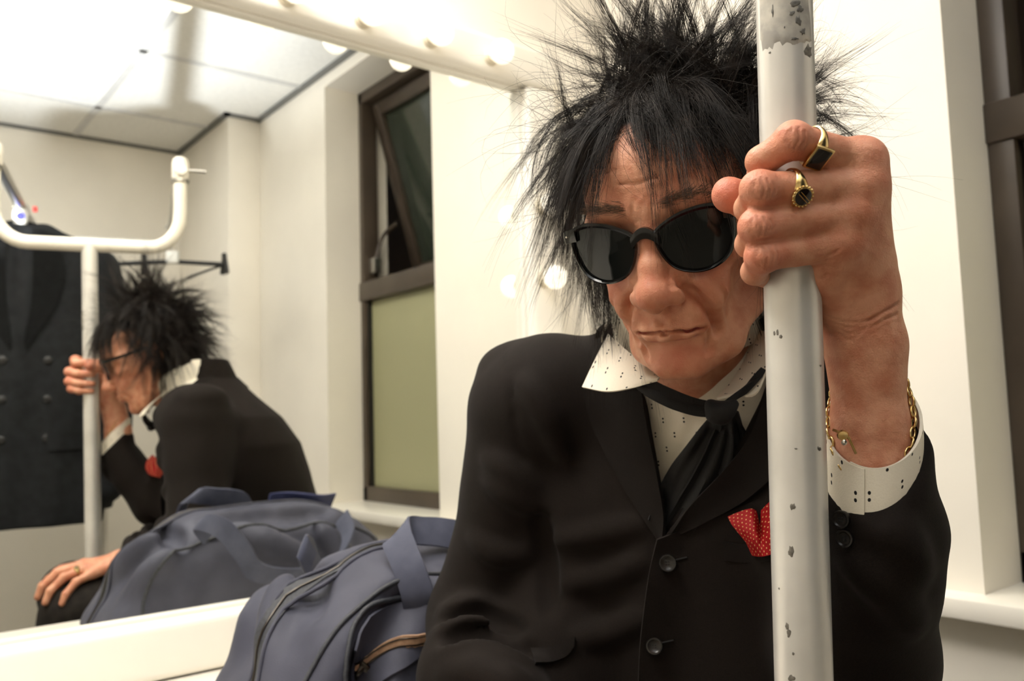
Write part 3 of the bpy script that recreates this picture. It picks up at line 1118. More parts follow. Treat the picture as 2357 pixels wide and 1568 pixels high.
def skin_material():
    m = bpy.data.materials.new('skin')
    m.use_nodes = True
    nt = m.node_tree
    b = nt.nodes['Principled BSDF']
    b.inputs['Roughness'].default_value = .48
    b.inputs['Specular IOR Level'].default_value = .4
    b.inputs['Subsurface Weight'].default_value = .18
    b.inputs['Subsurface Radius'].default_value = (1.0, .38, .2)
    b.inputs['Subsurface Scale'].default_value = .004
    tc = nt.nodes.new('ShaderNodeTexCoord')

    def noise(sc, det=4):
        n = nt.nodes.new('ShaderNodeTexNoise')
        n.inputs['Scale'].default_value = sc
        n.inputs['Detail'].default_value = det
        nt.links.new(tc.outputs['Object'], n.inputs['Vector'])
        return n

    def mix(a, c, fac):
        x = nt.nodes.new('ShaderNodeMixRGB')
        for i, v in ((1, a), (2, c)):
            if isinstance(v, tuple):
                x.inputs[i].default_value = v
            else:
                nt.links.new(v, x.inputs[i])
        if isinstance(fac, float):
            x.inputs[0].default_value = fac
        else:
            nt.links.new(fac, x.inputs[0])
        return x.outputs[0]

    def att(n):
        x = nt.nodes.new('ShaderNodeAttribute')
        x.attribute_name = n
        return x.outputs['Fac']
    n1 = noise(70, 5)
    r1 = nt.nodes.new('ShaderNodeValToRGB')
    r1.color_ramp.elements[0].position = .38
    r1.color_ramp.elements[1].position = .66
    r1.color_ramp.elements[0].color = srgb(214, 155, 124)
    r1.color_ramp.elements[1].color = srgb(194, 126, 96)
    nt.links.new(n1.outputs['Fac'], r1.inputs[0])
    c = mix(r1.outputs[0], srgb(198, 106, 84), att('red'))
    c = mix(c, srgb(172, 84, 78), att('lip'))
    c = mix(c, srgb(24, 21, 19), att('scalp'))
    nt.links.new(c, b.inputs['Base Color'])
    n2 = noise(900, 3)
    n3 = noise(260, 5)
    ad = nt.nodes.new('ShaderNodeMath')
    ad.operation = 'ADD'
    nt.links.new(n2.outputs['Fac'], ad.inputs[0])
    nt.links.new(n3.outputs['Fac'], ad.inputs[1])
    bp = nt.nodes.new('ShaderNodeBump')
    bp.inputs['Strength'].default_value = .35
    bp.inputs['Distance'].default_value = .0012
    nt.links.new(ad.outputs[0], bp.inputs['Height'])
    nt.links.new(bp.outputs[0], b.inputs['Normal'])
    return m


M['skin'] = skin_material()
body = quad_mesh('body', np.vstack(allP), np.vstack(allF), M['skin'], person, {k: np.concatenate(v) for k, v in attrs.items()})

# ------------------------------------------------------------------ jacket
M['jacket'] = mat('jacket_wool', srgb(20, 15, 12), .8, col2=srgb(28, 22, 18), nscale=900, bump=.35, bscale=1600, spec=.12, sheen=.02)
M['jacket2'] = mat('jacket_collar_wool', srgb(18, 14, 11), .75, col2=srgb(25, 19, 16), nscale=900, bump=.3, bscale=1600, spec=.14, sheen=.02)
M['seam'] = mat('jacket_seam', srgb(15, 12, 11), .9)
M['trouser'] = mat('trouser_cloth', srgb(24, 20, 18), .85, col2=srgb(36, 31, 27), nscale=60, bump=.3, bscale=700, spec=.2)
jf = Field((.30, .10, .60), (1.03, .96, 1.22), .0042)
jf.func((.3, .12, .64), (1.03, .95, 1.215), trunk(.0), .0)
# right sleeve with a padded shoulder
jf.chain([SR + [0.0, -.03, .012], SR, at(1210, 1110, .925), ER], [.070, .068, .061, .058], .035)
jf.chain([SR + [.03, -.06, -.10], at(1330, 1380, .90), at(1290, 1500, .875), at(1290, 1640, .85)], [.060, .058, .060, .060], .03)
jf.ell(SR + [.004, .024, .050], (.054, .042, .030), .016)
jf.chain([ER, at(1088, 1560, .855), np.array([.500, .640, .778])], [.058, .052, .041], .02)
# left sleeve: upper arm back to the shoulder, forearm up to the cuff
WL = at(2012, 1120, .563)
SLJ = [WL, at(2018, 1220, .574), at(2000, 1330, .596), EL]
jf.chain([SL + [0, .03, .01], SL, SL * .5 + EL * .5, EL], [.064, .060, .054, .049], .03)
jf.chain(SLJ, [.0335, .040, .043, .055], .02)
# folds, laid along the surface where the photograph shows them
P_, F_ = jf.mesh(0)
PB = bvh_of(P_, F_)


def fold(pix, r, k, mode='add', sink=.5):
    c = spline([(x, y, 0) for x, y in pix], 10)
    q = [cast(PB, x, y, -r * sink) for x, y, _ in c]
    q = [p for p in q if p is not None]
    if len(q) > 2:
        n_ = len(q)
        jf.chain(q, np.interp(np.linspace(0, 1, n_), [0, .5, 1], [r * .25, r, r * .25]), k, mode)


for l_, r_ in [([(1015, 1408), (1090, 1398), (1180, 1430)], .007), ([(1005, 1450), (1090, 1438), (1205, 1478)], .009), ([(1010, 1500), (1100, 1488), (1225, 1530)], .008),
               ([(1020, 1545), (1110, 1540), (1200, 1566)], .008), ([(1125, 1105), (1180, 1135), (1240, 1172)], .008), ([(1120, 1055), (1175, 1082), (1230, 1125)], .006),
               ([(1090, 1240), (1150, 1275), (1225, 1270)], .007), ([(1275, 1245), (1380, 1228), (1480, 1205)], .0035), ([(1300, 1345), (1400, 1326), (1480, 1290)], .0045),
               ([(1330, 1470), (1410, 1452), (1480, 1420)], .0045), ([(1210, 880), (1260, 960), (1300, 1060)], .005), ([(1990, 1190), (2060, 1230), (2120, 1330)], .006), ([(1960, 1290), (2040, 1350), (2110, 1450)], .007)]:
    fold(l_, r_, .018)
for l_, r_ in [([(1245, 1195), (1256, 1300), (1262, 1400)], .005), ([(1030, 1428), (1110, 1418), (1195, 1452)], .004), ([(1030, 1474), (1110, 1464), (1215, 1503)], .004)]:
    fold(l_, r_, .018, 'sub', .1)
fold([(1166, 800), (1178, 880), (1186, 980), (1210, 1090), (1238, 1160)], .0016, .005, 'sub', .0)
JPF = jf


def carve(field, poly, dmax, k=.004, dmin=0.):
    """cut the opening whose outline in the photograph is poly"""
    lo = field.lo
    hi = lo + field.h * (field.n - 1)

    def fn(X, Y, Z):
        P = np.stack(np.broadcast_arrays(X, Y, Z), -1)
        px, py, z = proj(P)
        d = poly_sd(px, py, poly) * z / FPX
        return np.maximum(np.maximum(d, z - dmax), dmin - z)
    field.func(lo, hi, fn, k, 'sub')


VNECK = [(1395, 770), (1450, 860), (1488, 905), (1500, 990), (1522, 1110), (1534, 1205), (1575, 1160), (1640, 1090), (1712, 1000), (1752, 920), (1790, 800), (1700, 700), (1500, 690)]
carve(jf, VNECK, .84)
# ring the neck
NBW = np.array([.652, .545, 1.10])
jf.cone(np.array([.680, .552, 1.06]), np.array([.615, .525, 1.23]), .066, .074, .004, 'sub')
# open end of the left sleeve, a slanting rim that sags towards the front


def slant_ring(cx, cy, dep, a, b, tilt, sag, n=64, a0=0., a1=2 * math.pi, back=None):
    out = []
    for q in np.linspace(a0, a1, n):
        f = math.sin(q)                       # +1 = side nearest the camera
        y = cy - tilt * math.cos(q) + sag * f
        out.append(at(cx, y, dep) + RC[:, 0] * a * math.cos(q) + RC[:, 2] * b * f)
    return np.array(out)


SLR = slant_ring(2012, 1040, .562, .0305, .0355, 78, 96)
u_, s_, v_ = np.linalg.svd(SLR - SLR.mean(0))
SN = v_[2] * np.sign(v_[2][2])
SC = SLR.mean(0)


def above(X, Y, Z):
    d = -((X - SC[0]) * SN[0] + (Y - SC[1]) * SN[1] + (Z - SC[2]) * SN[2])
    r = np.sqrt((X - SC[0]) ** 2 + (Y - SC[1]) ** 2 + (Z - SC[2]) ** 2) - .062
    return np.maximum(d, r)


jf.chain([SLR.mean(0) - SN * .005, WL], [.0345, .0350], .008)
jf.func(SC - .07, SC + .07, above, .002, 'sub')
JP, JF_ = jf.mesh(2)
JP = JP + (vnoise(JP, 34, 21) * .0011 + vnoise(JP, 90, 22, 2) * .0005)[:, None] * np.array([-.7, -.5, .2])
jacket = quad_mesh('jacket', JP, JF_, M['jacket'], person)
JB = bvh_of(JP, JF_)

# ------------------------------------------------------------------ shirt, neck scarf, lapels
def dotted(name, base, dotcol, du, dv, r, pair, rough=.6, base2=None, stagger=.5):
    """cloth with a printed pattern of dots laid out on the vertex attributes pu, pv (metres)"""
    m = bpy.data.materials.new(name)
    m.use_nodes = True
    nt = m.node_tree
    b = nt.nodes['Principled BSDF']
    b.inputs['Roughness'].default_value = rough
    b.inputs['Specular IOR Level'].default_value = .25

    def math_(op, x, y=None):
        n = nt.nodes.new('ShaderNodeMath')
        n.operation = op
        for i, v in enumerate((x, y)):
            if v is None:
                continue
            if isinstance(v, (int, float)):
                n.inputs[i].default_value = v
            else:
                nt.links.new(v, n.inputs[i])
        return n.outputs[0]

    def att(n):
        x = nt.nodes.new('ShaderNodeAttribute')
        x.attribute_name = n
        return x.outputs['Fac']
    a = math_('DIVIDE', att('pu'), du)
    col = math_('FLOOR', a)
    odd = math_('MODULO', math_('ABSOLUTE', col), 2.0)
    c = math_('ADD', math_('DIVIDE', att('pv'), dv), math_('MULTIPLY', odd, stagger))
    fu = math_('MULTIPLY', math_('SUBTRACT', math_('FRACT', math_('ADD', a, 1000.0)), .5), du)
    best = None
    for off in ([-pair / 2, pair / 2] if pair else [0.]):
        fv = math_('ADD', math_('MULTIPLY', math_('SUBTRACT', math_('FRACT', math_('ADD', c, 1000.0)), .5), dv), off)
        d = math_('SQRT', math_('ADD', math_('MULTIPLY', fu, fu), math_('MULTIPLY', fv, fv)))
        best = d if best is None else math_('MINIMUM', best, d)
    fac = math_('LESS_THAN', best, r)
    n = nt.nodes.new('ShaderNodeTexNoise')
    n.inputs['Scale'].default_value = 900
    tc = nt.nodes.new('ShaderNodeTexCoord')
    nt.links.new(tc.outputs['Object'], n.inputs['Vector'])
    x0 = nt.nodes.new('ShaderNodeMixRGB')
    x0.inputs[1].default_value = base
    x0.inputs[2].default_value = base2 or base
    nt.links.new(n.outputs['Fac'], x0.inputs[0])
    x = nt.nodes.new('ShaderNodeMixRGB')
    nt.links.new(x0.outputs[0], x.inputs[1])
    x.inputs[2].default_value = dotcol
    nt.links.new(fac, x.inputs[0])
    nt.links.new(x.outputs[0], b.inputs['Base Color'])
    bp = nt.nodes.new('ShaderNodeBump')
    bp.inputs['Strength'].default_value = .25
    bp.inputs['Distance'].default_value = .0006
    nt.links.new(n.outputs['Fac'], bp.inputs['Height'])
    nt.links.new(bp.outputs[0], b.inputs['Normal'])
    return m


def set_uv(o, pu, pv):
    for nm, val in (('pu', pu), ('pv', pv)):
        a = o.data.attributes.new(nm, 'FLOAT', 'POINT')
        a.data.foreach_set('value', np.asarray(val, np.float32))
    return o


def shell_uv(name, A, thick, m, parent):
    """thin sheet whose dot pattern follows its own length and width"""
    A = np.asarray(A, float)
    o = shell(name, A, thick, m, parent)
    su = np.concatenate([[0], np.cumsum(np.linalg.norm(np.diff(A, axis=0), axis=2).mean(1))])
    sv = np.concatenate([[0], np.cumsum(np.linalg.norm(np.diff(A, axis=1), axis=2).mean(0))])
    U, V_ = np.meshgrid(su, sv, indexing='ij')
    return set_uv(o, np.tile(U.ravel(), 2), np.tile(V_.ravel(), 2))


M['shirt'] = dotted('shirt_cloth', srgb(238, 230, 212), srgb(22, 20, 20), .0105, .0280, .00095, .0034, base2=srgb(228, 219, 200))
M['scarf'] = mat('black_scarf', srgb(17, 16, 16), .7, col2=srgb(28, 27, 27), nscale=30, bump=.3, bscale=500, spec=.25, sheen=.05, stretch=(1, 1, .2))

sf = Field((.52, .30, .78), (.86, .80, 1.22), .004)
sf.func((.53, .32, .80), (.85, .78, 1.19), trunk(.016), 0.)
sf.cone(np.array([.672, .552, 1.05]), np.array([.628, .532, 1.150]), .070, .064, .02)
sf.cone(np.array([.690, .555, 1.02]), np.array([.600, .515, 1.215]), .0585, .0590, .003, 'sub')


def sfold(pix, r, k=.008, mode='add'):
    sf.chain(spline([at(*p) for p in pix], 8), np.interp(np.linspace(0, 1, 8), [0, .5, 1], [r * .4, r, r * .4]), k, mode)


SP, SF_ = sf.mesh(1)
SB = bvh_of(SP, SF_)
# placket ridge and small pulls across the chest, laid on the surface
ridge = [cast(SB, x, y, .002, .76) for x, y in ((1652, 935), (1625, 985), (1595, 1040), (1566, 1095), (1545, 1140))]
sf.chain(ridge, [.004] * 5, .006)
for l in ([(1510, 960), (1560, 985), (1600, 975)], [(1515, 1020), (1548, 1010), (1580, 1020)], [(1540, 930), (1570, 950), (1585, 990)]):
    sf.chain([cast(SB, x, y, -.001, .76) for x, y in l], [.0015, .003, .0015], .008)
SP, SF_ = sf.mesh(1)
shirt = quad_mesh('shirt', SP, SF_, M['shirt'], person)
set_uv(shirt, SP @ LAT + SP @ FAC * .15, SP[:, 2] * 1.05)
SB = bvh_of(SP, SF_)

# collar: standing band round the neck and two long pointed wings
def ringcurve(c0, axis, fx, r1, r2, a0, a1, n):
    ax = np.asarray(axis) / np.linalg.norm(axis)
    f = fx - ax * (fx @ ax)
    f /= np.linalg.norm(f)
    l = np.cross(ax, f)
    a = np.radians(np.linspace(a0, a1, n))
    return c0 + np.cos(a)[:, None] * f * r1 + np.sin(a)[:, None] * l * r2


NAX = np.array([-.35, -.14, .92])
NC = np.array([.654, .545, 1.105])
lo = ringcurve(NC + NAX * .006, NAX, FAC, .066, .069, 24, 336, 60)
hi_ = ringcurve(NC + NAX * .040, NAX, FAC, .062, .066, 26, 334, 60)
shell_uv('collar_band', np.stack([lo * (1 - t) + hi_ * t for t in np.linspace(0, 1, 5)], 1), .0018, M['shirt'], shirt)
# fold-over at the back and sides
lo2 = ringcurve(NC + NAX * .016, NAX, FAC, .080, .081, 62, 298, 50)
hi2 = ringcurve(NC + NAX * .043, NAX, FAC, .066, .069, 62, 298, 50)
mid2 = ringcurve(NC + NAX * .030, NAX, FAC, .077, .079, 62, 298, 50)
shell_uv('collar_fall', np.stack([hi2, hi2 * .5 + mid2 * .5 + NAX * .003, mid2, mid2 * .5 + lo2 * .5, lo2], 1), .0018, M['shirt'], shirt)


def wing(name, inner, outer, bulge):
    a = spline([at(*p) for p in inner], 16)
    b = spline([at(*p) for p in outer], 16)
    rows = []
    for t in np.linspace(0, 1, 9):
        rows.append(a * (1 - t) + b * t - ray(1500, 860) * bulge * math.sin(math.pi * t))
    return shell_uv(name, np.stack(rows, 1), .0020, M['shirt'], shirt)


WINGDEF = [
    ([(1520, 868, .735), (1480, 838, .748), (1440, 806, .772), (1400, 770, .806)],
     [(1512, 876, .722), (1458, 893, .728), (1398, 902, .742), (1341, 892, .768)], .006),
    ([(1650, 918, .735), (1680, 884, .745), (1712, 835, .762), (1742, 760, .785)],
     [(1690, 908, .712), (1738, 908, .705), (1765, 850, .716), (1790, 770, .735)], .004),
]
for i, o_, b_ in WINGDEF:
    wing('collar_wing', i, o_, b_)

# black scarf tied like a loose necktie
scarf = empty('neck_scarf', tuple(at(1640, 930, .72)))
scarf.parent = person
bpy.context.view_layer.update()
scarf.matrix_parent_inverse = person.matrix_world.inverted()


def strap(name, pix, wdir, width, thick, m, parent, n=24):
    C = spline([at(*p) for p in pix], n)
    W = np.array(wdir, float) if np.ndim(wdir) > 1 else np.tile(RC @ np.array([wdir[0], wdir[1], 0.]), (n, 1))
    w = np.interp(np.linspace(0, 1, n), np.linspace(0, 1, len(width)), width)
    return ribbon(name, C, W, w, thick, m, parent)


strap('scarf_band', [(1462, 868, .740), (1495, 893, .729), (1545, 918, .722), (1600, 937, .717), (1650, 944, .713)], (.15, 1), [.013, .016, .0165, .015, .013], .005, M['scarf'], scarf)
strap('scarf_band', [(1462, 882, .738), (1500, 905, .727), (1550, 929, .720), (1605, 946, .714), (1655, 950, .710)], (.15, 1), [.006, .008, .008, .008, .008], .006, M['scarf'], scarf)
strap('scarf_band', [(1650, 944, .710), (1690, 915, .708), (1722, 890, .708), (1748, 862, .712)], (.7, 1), [.012, .016, .015, .012], .005, M['scarf'], scarf)
kf = Field(at(1655, 945, .712) - .03, at(1655, 945, .712) + .03, .0016)
kf.ell(at(1656, 948, .709), (.012, .012, .009), .004)
kf.chain([at(1640, 962, .706), at(1672, 940, .704)], [.004, .0045], .005)
kf.chain([at(1634, 930, .708), at(1662, 960, .704), at(1690, 930, .706)], [.004, .005, .004], .006)
KP, KF_ = kf.mesh(1)
quad_mesh('scarf_knot', KP, KF_, M['scarf'], scarf)


def tail(pix, w, lift, seed):
    n = 30
    c2 = spline(pix, n)
    rows = []
    for j, t in enumerate(np.linspace(-.5, .5, 13)):
        row = []
        for i in range(n):
            u = i / (n - 1)
            ww = np.interp(u, np.linspace(0, 1, len(w)), w)
            x, y = c2[i][0] + t * ww * .95, c2[i][1] + t * ww * .45
            p = cast(SB, x, y, 0, .775)
            dep = min(proj(p)[2], .79)
            dep -= lift + .0035 * math.sin(t * 13 + seed + u * 1.5) * (.4 + u)
            row.append(at(x, y, np.interp(u, [0, .12, 1], [.706, dep - .002, dep])))
        rows.append(row)
    A = np.transpose(np.array(rows), (1, 0, 2))
    return shell('scarf_tail', A, .0018, M['scarf'], scarf)


tail([(1652, 955), (1625, 1020), (1590, 1085), (1556, 1150), (1530, 1215)], [26, 60, 84, 92, 80], .012, 0.)
tail([(1672, 955), (1662, 1020), (1640, 1090), (1605, 1160), (1565, 1225)], [26, 55, 74, 84, 80], .016, 1.7)
tail([(1690, 945), (1700, 1010), (1695, 1070), (1660, 1150), (1610, 1220)], [20, 46, 60, 70, 70], .010, 3.1)


# lapels and front panel lie on the jacket
def drape(name, inner, outer, n, m, off, roll, mat_, parent, thick=.0035, dflt=.78):
    a = spline([(p[0], p[1], 0) for p in inner], n)
    b = spline([(p[0], p[1], 0) for p in outer], n)
    A = np.zeros((n, m, 3))
    dep = np.full((n, m), np.nan)
    pix = np.zeros((n, m, 2))
    for i in range(n):
        for j in range(m):
            t = j / (m - 1)
            x, y = (a[i] * (1 - t) + b[i] * t)[:2]
            pix[i, j] = x, y
            h = cast(JB, x, y, 0)
            if h is not None:
                dep[i, j] = proj(h)[2]
    # keep the sheet smooth: no sudden jumps into the opening
    for i in range(n):
        ok = ~np.isnan(dep[i])
        ok &= dep[i] < np.nanmedian(dep[i]) + .02
        if ok.sum() >= 2:
            dep[i] = np.interp(np.arange(m), np.arange(m)[ok], dep[i][ok])
        else:
            dep[i] = dflt
    for _ in range(3):
        d2 = dep.copy()
        d2[1:-1] = (dep[:-2] + dep[1:-1] * 2 + dep[2:]) / 4
        dep = np.minimum(d2, dep + .004)
        d2 = dep.copy()
        d2[:, 1:-1] = (dep[:, :-2] + dep[:, 1:-1] * 2 + dep[:, 2:]) / 4
        dep = np.minimum(d2, dep + .004)
    for i in range(n):
        for j in range(m):
            t = j / (m - 1)
            A[i, j] = at(pix[i, j][0], pix[i, j][1], dep[i, j] - off - roll * (1 - t) ** 2)
    return shell(name, A, thick, mat_, parent)


FPN = drape('front_panel', [(1512, 1242), (1494, 1320), (1480, 1420), (1472, 1500), (1468, 1600)], [(1800, 1130), (1810, 1250), (1815, 1360), (1815, 1480), (1815, 1600)], 26, 22, .0022, 0., M['jacket'], jacket, .003)
drape('lapel', [(1478, 900), (1492, 985), (1513, 1090), (1528, 1180), (1528, 1248)], [(1342, 905), (1362, 975), (1402, 1062), (1452, 1148), (1516, 1246)], 28, 12, .0045, .007, M['jacket2'], jacket)
drape('lapel', [(1762, 905), (1722, 1010), (1655, 1095), (1585, 1168), (1532, 1240)], [(1800, 1000), (1795, 1080), (1720, 1150), (1620, 1205), (1522, 1252)], 28, 12, .0060, .007, M['jacket2'], jacket)
drape('pocket_flap', [(1222, 1492), (1262, 1490), (1300, 1478), (1324, 1466)], [(1232, 1528), (1270, 1524), (1304, 1510), (1322, 1488)], 12, 5, .003, 0, M['jacket2'], jacket, .003)
drape('breast_pocket_welt', [(1664, 1246), (1700, 1252), (1745, 1252), (1790, 1246)], [(1668, 1290), (1705, 1294), (1750, 1294), (1790, 1288)], 14, 5, .004, 0, M['jacket2'], jacket, .0025)

# jacket collar behind the neck
jl = ringcurve(NC - NAX * .018, NAX, FAC, .108, .098, 88, 290, 50)
jm = ringcurve(NC + NAX * .010, NAX, FAC, .096, .092, 88, 290, 50)
jh = ringcurve(NC + NAX * .034, NAX, FAC, .082, .083, 88, 290, 50)
shell('jacket_collar', np.stack([jh, jh * .5 + jm * .5, jm, jm * .5 + jl * .5, jl], 1), .004, M['jacket2'], jacket)

M['horn'] = mat('dark_horn', srgb(22, 19, 17), .3, col2=srgb(36, 32, 29), nscale=120, spec=.35, coat=.1)


def button(px, py, r, bvh, off=.006, parent=None):
    p = cast(bvh, px, py, off, .70)
    d = -Vector(ray(px, py)).normalized()
    h, n, i, t = bvh.ray_cast(Vector((0, 0, CAM_H)), -d)
    n = n if (n is not None and n.dot(d) > 0) else d
    n = (n + d * .8).normalized()
    b = lathe('button', [(.001, -.001), (r, -.001), (r * 1.02, .0006), (r * .95, .0022), (r * .78, .0022), (r * .62, .0012), (.001, .0010)], M['horn'], p, n, 28, parent)
    q = n.to_track_quat('Z', 'Y').to_matrix()
    for k in range(4):
        a = math.pi / 4 + k * math.pi / 2
        c = Vector(p) + q @ Vector((math.cos(a) * r * .22, math.sin(a) * r * .22, .0011))
        lathe('thread_hole', [(.0006, -.0004), (.0008, 0), (.0003, .0003)], M['seam'], c, n, 8, b)
    return b


FB = BVHTree.FromPolygons([v.co.copy() for v in FPN.data.vertices], [tuple(p.vertices) for p in FPN.data.polygons])
button(1536, 1296, .0076, FB, .0018, jacket)
button(1505, 1486, .0074, FB, .0018, jacket)
for x, y in ((1943, 1196), (1950, 1238)):
    button(x, y, .0058, JB, .0025, jacket)
for (x0, y0), (x1, y1) in (((1552, 1290), (1582, 1283)), ((1522, 1480), (1550, 1474))):
    pts_ = [cast(FB, x0 + (x1 - x0) * t, y0 + (y1 - y0) * t, .0006, .7) for t in np.linspace(0, 1, 6)]
    tube('buttonhole', pts_, .0009, M['seam'], jacket, 6)

# shirt cuff at the left wrist, open and overlapping
a0c, a1c = math.radians(125), math.radians(125 + 378)
rows = []
for cy, a_, b_, tl, sg in ((968, .0280, .0325, 42, 84), (990, .0283, .0328, 50, 86), (1018, .0286, .0330, 62, 90), (1050, .0286, .0330, 74, 94), (1085, .0276, .0318, 76, 96)):
    ring = slant_ring(2009, cy, .562, a_, b_, tl, sg, 72, a0c, a1c)
    c_ = ring.mean(0)
    ring = c_ + (ring - c_) * (1 + .05 * np.linspace(1, 0, 72) ** 2 + .012 * np.sin(np.linspace(0, 14, 72)))[:, None]
    rows.append(ring)
shell_uv('cuff', np.stack(rows, 1), .0020, M['shirt'], shirt)
# small edge of the right cuff
rc0 = np.array([.502, .633, .778])
axr = np.array([-.072, -.071, -.009])
axr /= np.linalg.norm(axr)
r_a = ringcurve(rc0 + axr * .014, axr, np.array([0, 0, 1.]), .030, .030, 0, 360, 32)
r_b = ringcurve(rc0 - axr * .02, axr, np.array([0, 0, 1.]), .034, .034, 0, 360, 32)
shell_uv('cuff', np.stack([r_a, (r_a + r_b) / 2, r_b], 1), .002, M['shirt'], shirt)

# pocket square
M['square'] = dotted('red_silk', srgb(172, 24, 28), srgb(226, 180, 120), .0033, .0033, .00052, 0, .5, srgb(150, 16, 24))
sq = np.array([[(1676, 1190), (1700, 1180), (1728, 1172), (1748, 1178), (1768, 1160), (1792, 1140), (1825, 1150)],
               [(1684, 1206), (1708, 1200), (1732, 1196), (1750, 1200), (1772, 1186), (1796, 1176), (1826, 1180)],
               [(1700, 1226), (1718, 1222), (1737, 1218), (1752, 1222), (1774, 1214), (1798, 1208), (1826, 1212)],
               [(1718, 1248), (1728, 1246), (1742, 1242), (1756, 1246), (1776, 1242), (1800, 1238), (1824, 1240)],
               [(1732, 1278), (1740, 1280), (1752, 1281), (1764, 1280), (1782, 1274), (1802, 1268), (1822, 1266)]], float)
sdep = np.array([[6, 9, 7, -2, 8, 12, 8], [10, 16, 14, -1, 12, 16, 11], [12, 20, 18, 0, 17, 17, 11], [10, 18, 19, 10, 20, 15, 9], [5, 9, 12, 14, 12, 9, 5]], float) / 1000
gy_, gx_ = np.linspace(0, 4, 25), np.linspace(0, 6, 43)


def cubic(arr, yy, xx):
    r = np.array([np.interp(yy, np.arange(arr.shape[0]), arr[:, j]) for j in range(arr.shape[1])]).T
    out = []
    for row in r:
        pts_ = np.stack([np.arange(len(row)), row, row * 0], 1)
        s_ = spline(pts_, 121)
        out.append(np.interp(xx, s_[:, 0], s_[:, 1]))
    return np.array(out)


X_, Y_, D_ = cubic(sq[..., 0], gy_, gx_), cubic(sq[..., 1], gy_, gx_), cubic(sdep, gy_, gx_)
base = proj(cast(JB, 1740, 1250, 0, .68))[2]
A = np.zeros((25, 43, 3))
for i in range(25):
    for j in range(43):
        h = cast(JB, X_[i, j], Y_[i, j], 0)
        dd = proj(h)[2] if h is not None else base
        A[i, j] = at(X_[i, j], Y_[i, j], dd - .004 - D_[i, j])
psq = shell('pocket_square', A, .0012, M['square'])
uu, vv = np.meshgrid(np.linspace(0, .034, 25), np.linspace(0, .052, 43), indexing='ij')
set_uv(psq, np.tile((vv + uu * .3).ravel(), 2), np.tile(uu.ravel(), 2))
tag(psq, 'red pocket square with pale dots tucked in the jacket breast pocket', 'pocket square')
# trousers
tf = Field((.24, .12, .04), (1.0, .86, .80), .006)
tf.chain([np.array([.84, .64, .655]), np.array([.62, .63, .665]), np.array([.40, .59, .675])], [.105, .086, .068], .03)
tf.chain([np.array([.40, .59, .675]), np.array([.374, .59, .585]), np.array([.38, .59, .45]), np.array([.39, .59, .08])], [.068, .062, .058, .056], .03)
tf.chain([np.array([.85, .48, .655]), np.array([.65, .37, .662]), np.array([.45, .27, .662])], [.105, .085, .066], .03)
tf.chain([np.array([.45, .27, .662]), np.array([.47, .24, .55]), np.array([.50, .24, .08])], [.066, .06, .056], .03)
tf.ell(np.array([.80, .555, .66]), (.175, .215, .125), .03)
TP, TF_ = tf.mesh(2)
TP = TP + (vnoise(TP, 40, 31) * .002)[:, None] * np.array([0, .6, .6])
trousers = quad_mesh('trousers', TP, TF_, M['trouser'], person)

# shoes
M['shoe'] = mat('black_leather', srgb(18, 16, 15), .35, bump=.1)
for x, y in ((.39, .59), (.50, .24)):
    f = Field((x - .24, y - .07, -.01), (x + .10, y + .07, .16), .005)
    f.chain([np.array([x + .03, y, .045]), np.array([x - .08, y, .042]), np.array([x - .18, y, .030])], [.042, .040, .028], .02)
    f.cone(np.array([x, y, .06]), np.array([x, y, .13]), .046, .048, .02)
    f.func((x - .3, y - .1, -.02), (x + .2, y + .1, .012), lambda X, Y, Z: Z - .002 + 0 * X + 0 * Y, 0, 'sub')
    P, F = f.mesh(1)
    quad_mesh('shoe', P, F, M['shoe'], person)
# ------------------------------------------------------------------ blue holdall on the counter
M['canvas'] = mat('slate_nylon', srgb(58, 59, 72), .62, col2=srgb(78, 79, 92), nscale=9, bump=.35, bscale=900, spec=.3)
M['webbing'] = mat('slate_webbing', srgb(66, 69, 86), .6, col2=srgb(82, 85, 102), nscale=30, bump=.5, bscale=1300, spec=.3)
M['navy'] = mat('navy_lining', srgb(40, 46, 84), .6, col2=srgb(52, 58, 98), nscale=20, bump=.3, bscale=900)
M['ziptape'] = mat('zip_tape', srgb(40, 42, 48), .6, col2=srgb(56, 58, 64), nscale=300, bump=.4, bscale=900)
M['tan'] = mat('tan_zip_tape', srgb(168, 132, 104), .6, col2=srgb(186, 150, 120), nscale=200, bump=.3, bscale=700)
M['dkmetal'] = mat('dark_metal', srgb(70, 66, 62), .3, metal=1.0)
bag = empty('holdall_bag', (.63, .930, .703), 'slate blue nylon holdall lying on the counter against the mirror', 'bag')
bgf = Field((.33, .76, .66), (.95, 1.16, .95), .005)
BX, BY, BZ = .625, .945, .7035


def bag_fn(X, Y, Z):
    zz = np.clip((Z - BZ) / .18, 0, 1.2)
    hx = .285 - .125 * zz ** 1.3
    hy = .120 - .030 * zz ** 2.2
    top = .176 + .016 * np.cos((X - BX) / .25 * 1.4) - .045 * np.clip(np.abs(Y - BY) / .13, 0, 1.2) ** 2.5
    x = np.abs(X - BX) - (hx - .05)
    y = np.abs(Y - BY) - (hy - .05)
    z1 = Z - (BZ + top - .05)
    z0 = (BZ + .025) - Z
    z = np.maximum(z1, z0 - .025)
    return np.sqrt(np.maximum(x, 0) ** 2 + np.maximum(y, 0) ** 2 + np.maximum(z, 0) ** 2) + np.minimum(np.maximum(np.maximum(x, y), z), 0) - .05


bgf.func((.33, .76, .66), (.95, 1.2, .95), bag_fn)
bgf.func((.33, .76, .66), (.95, 1.2, .705), lambda X, Y, Z: Z - .7055 + 0 * X + 0 * Y, 0, 'sub')
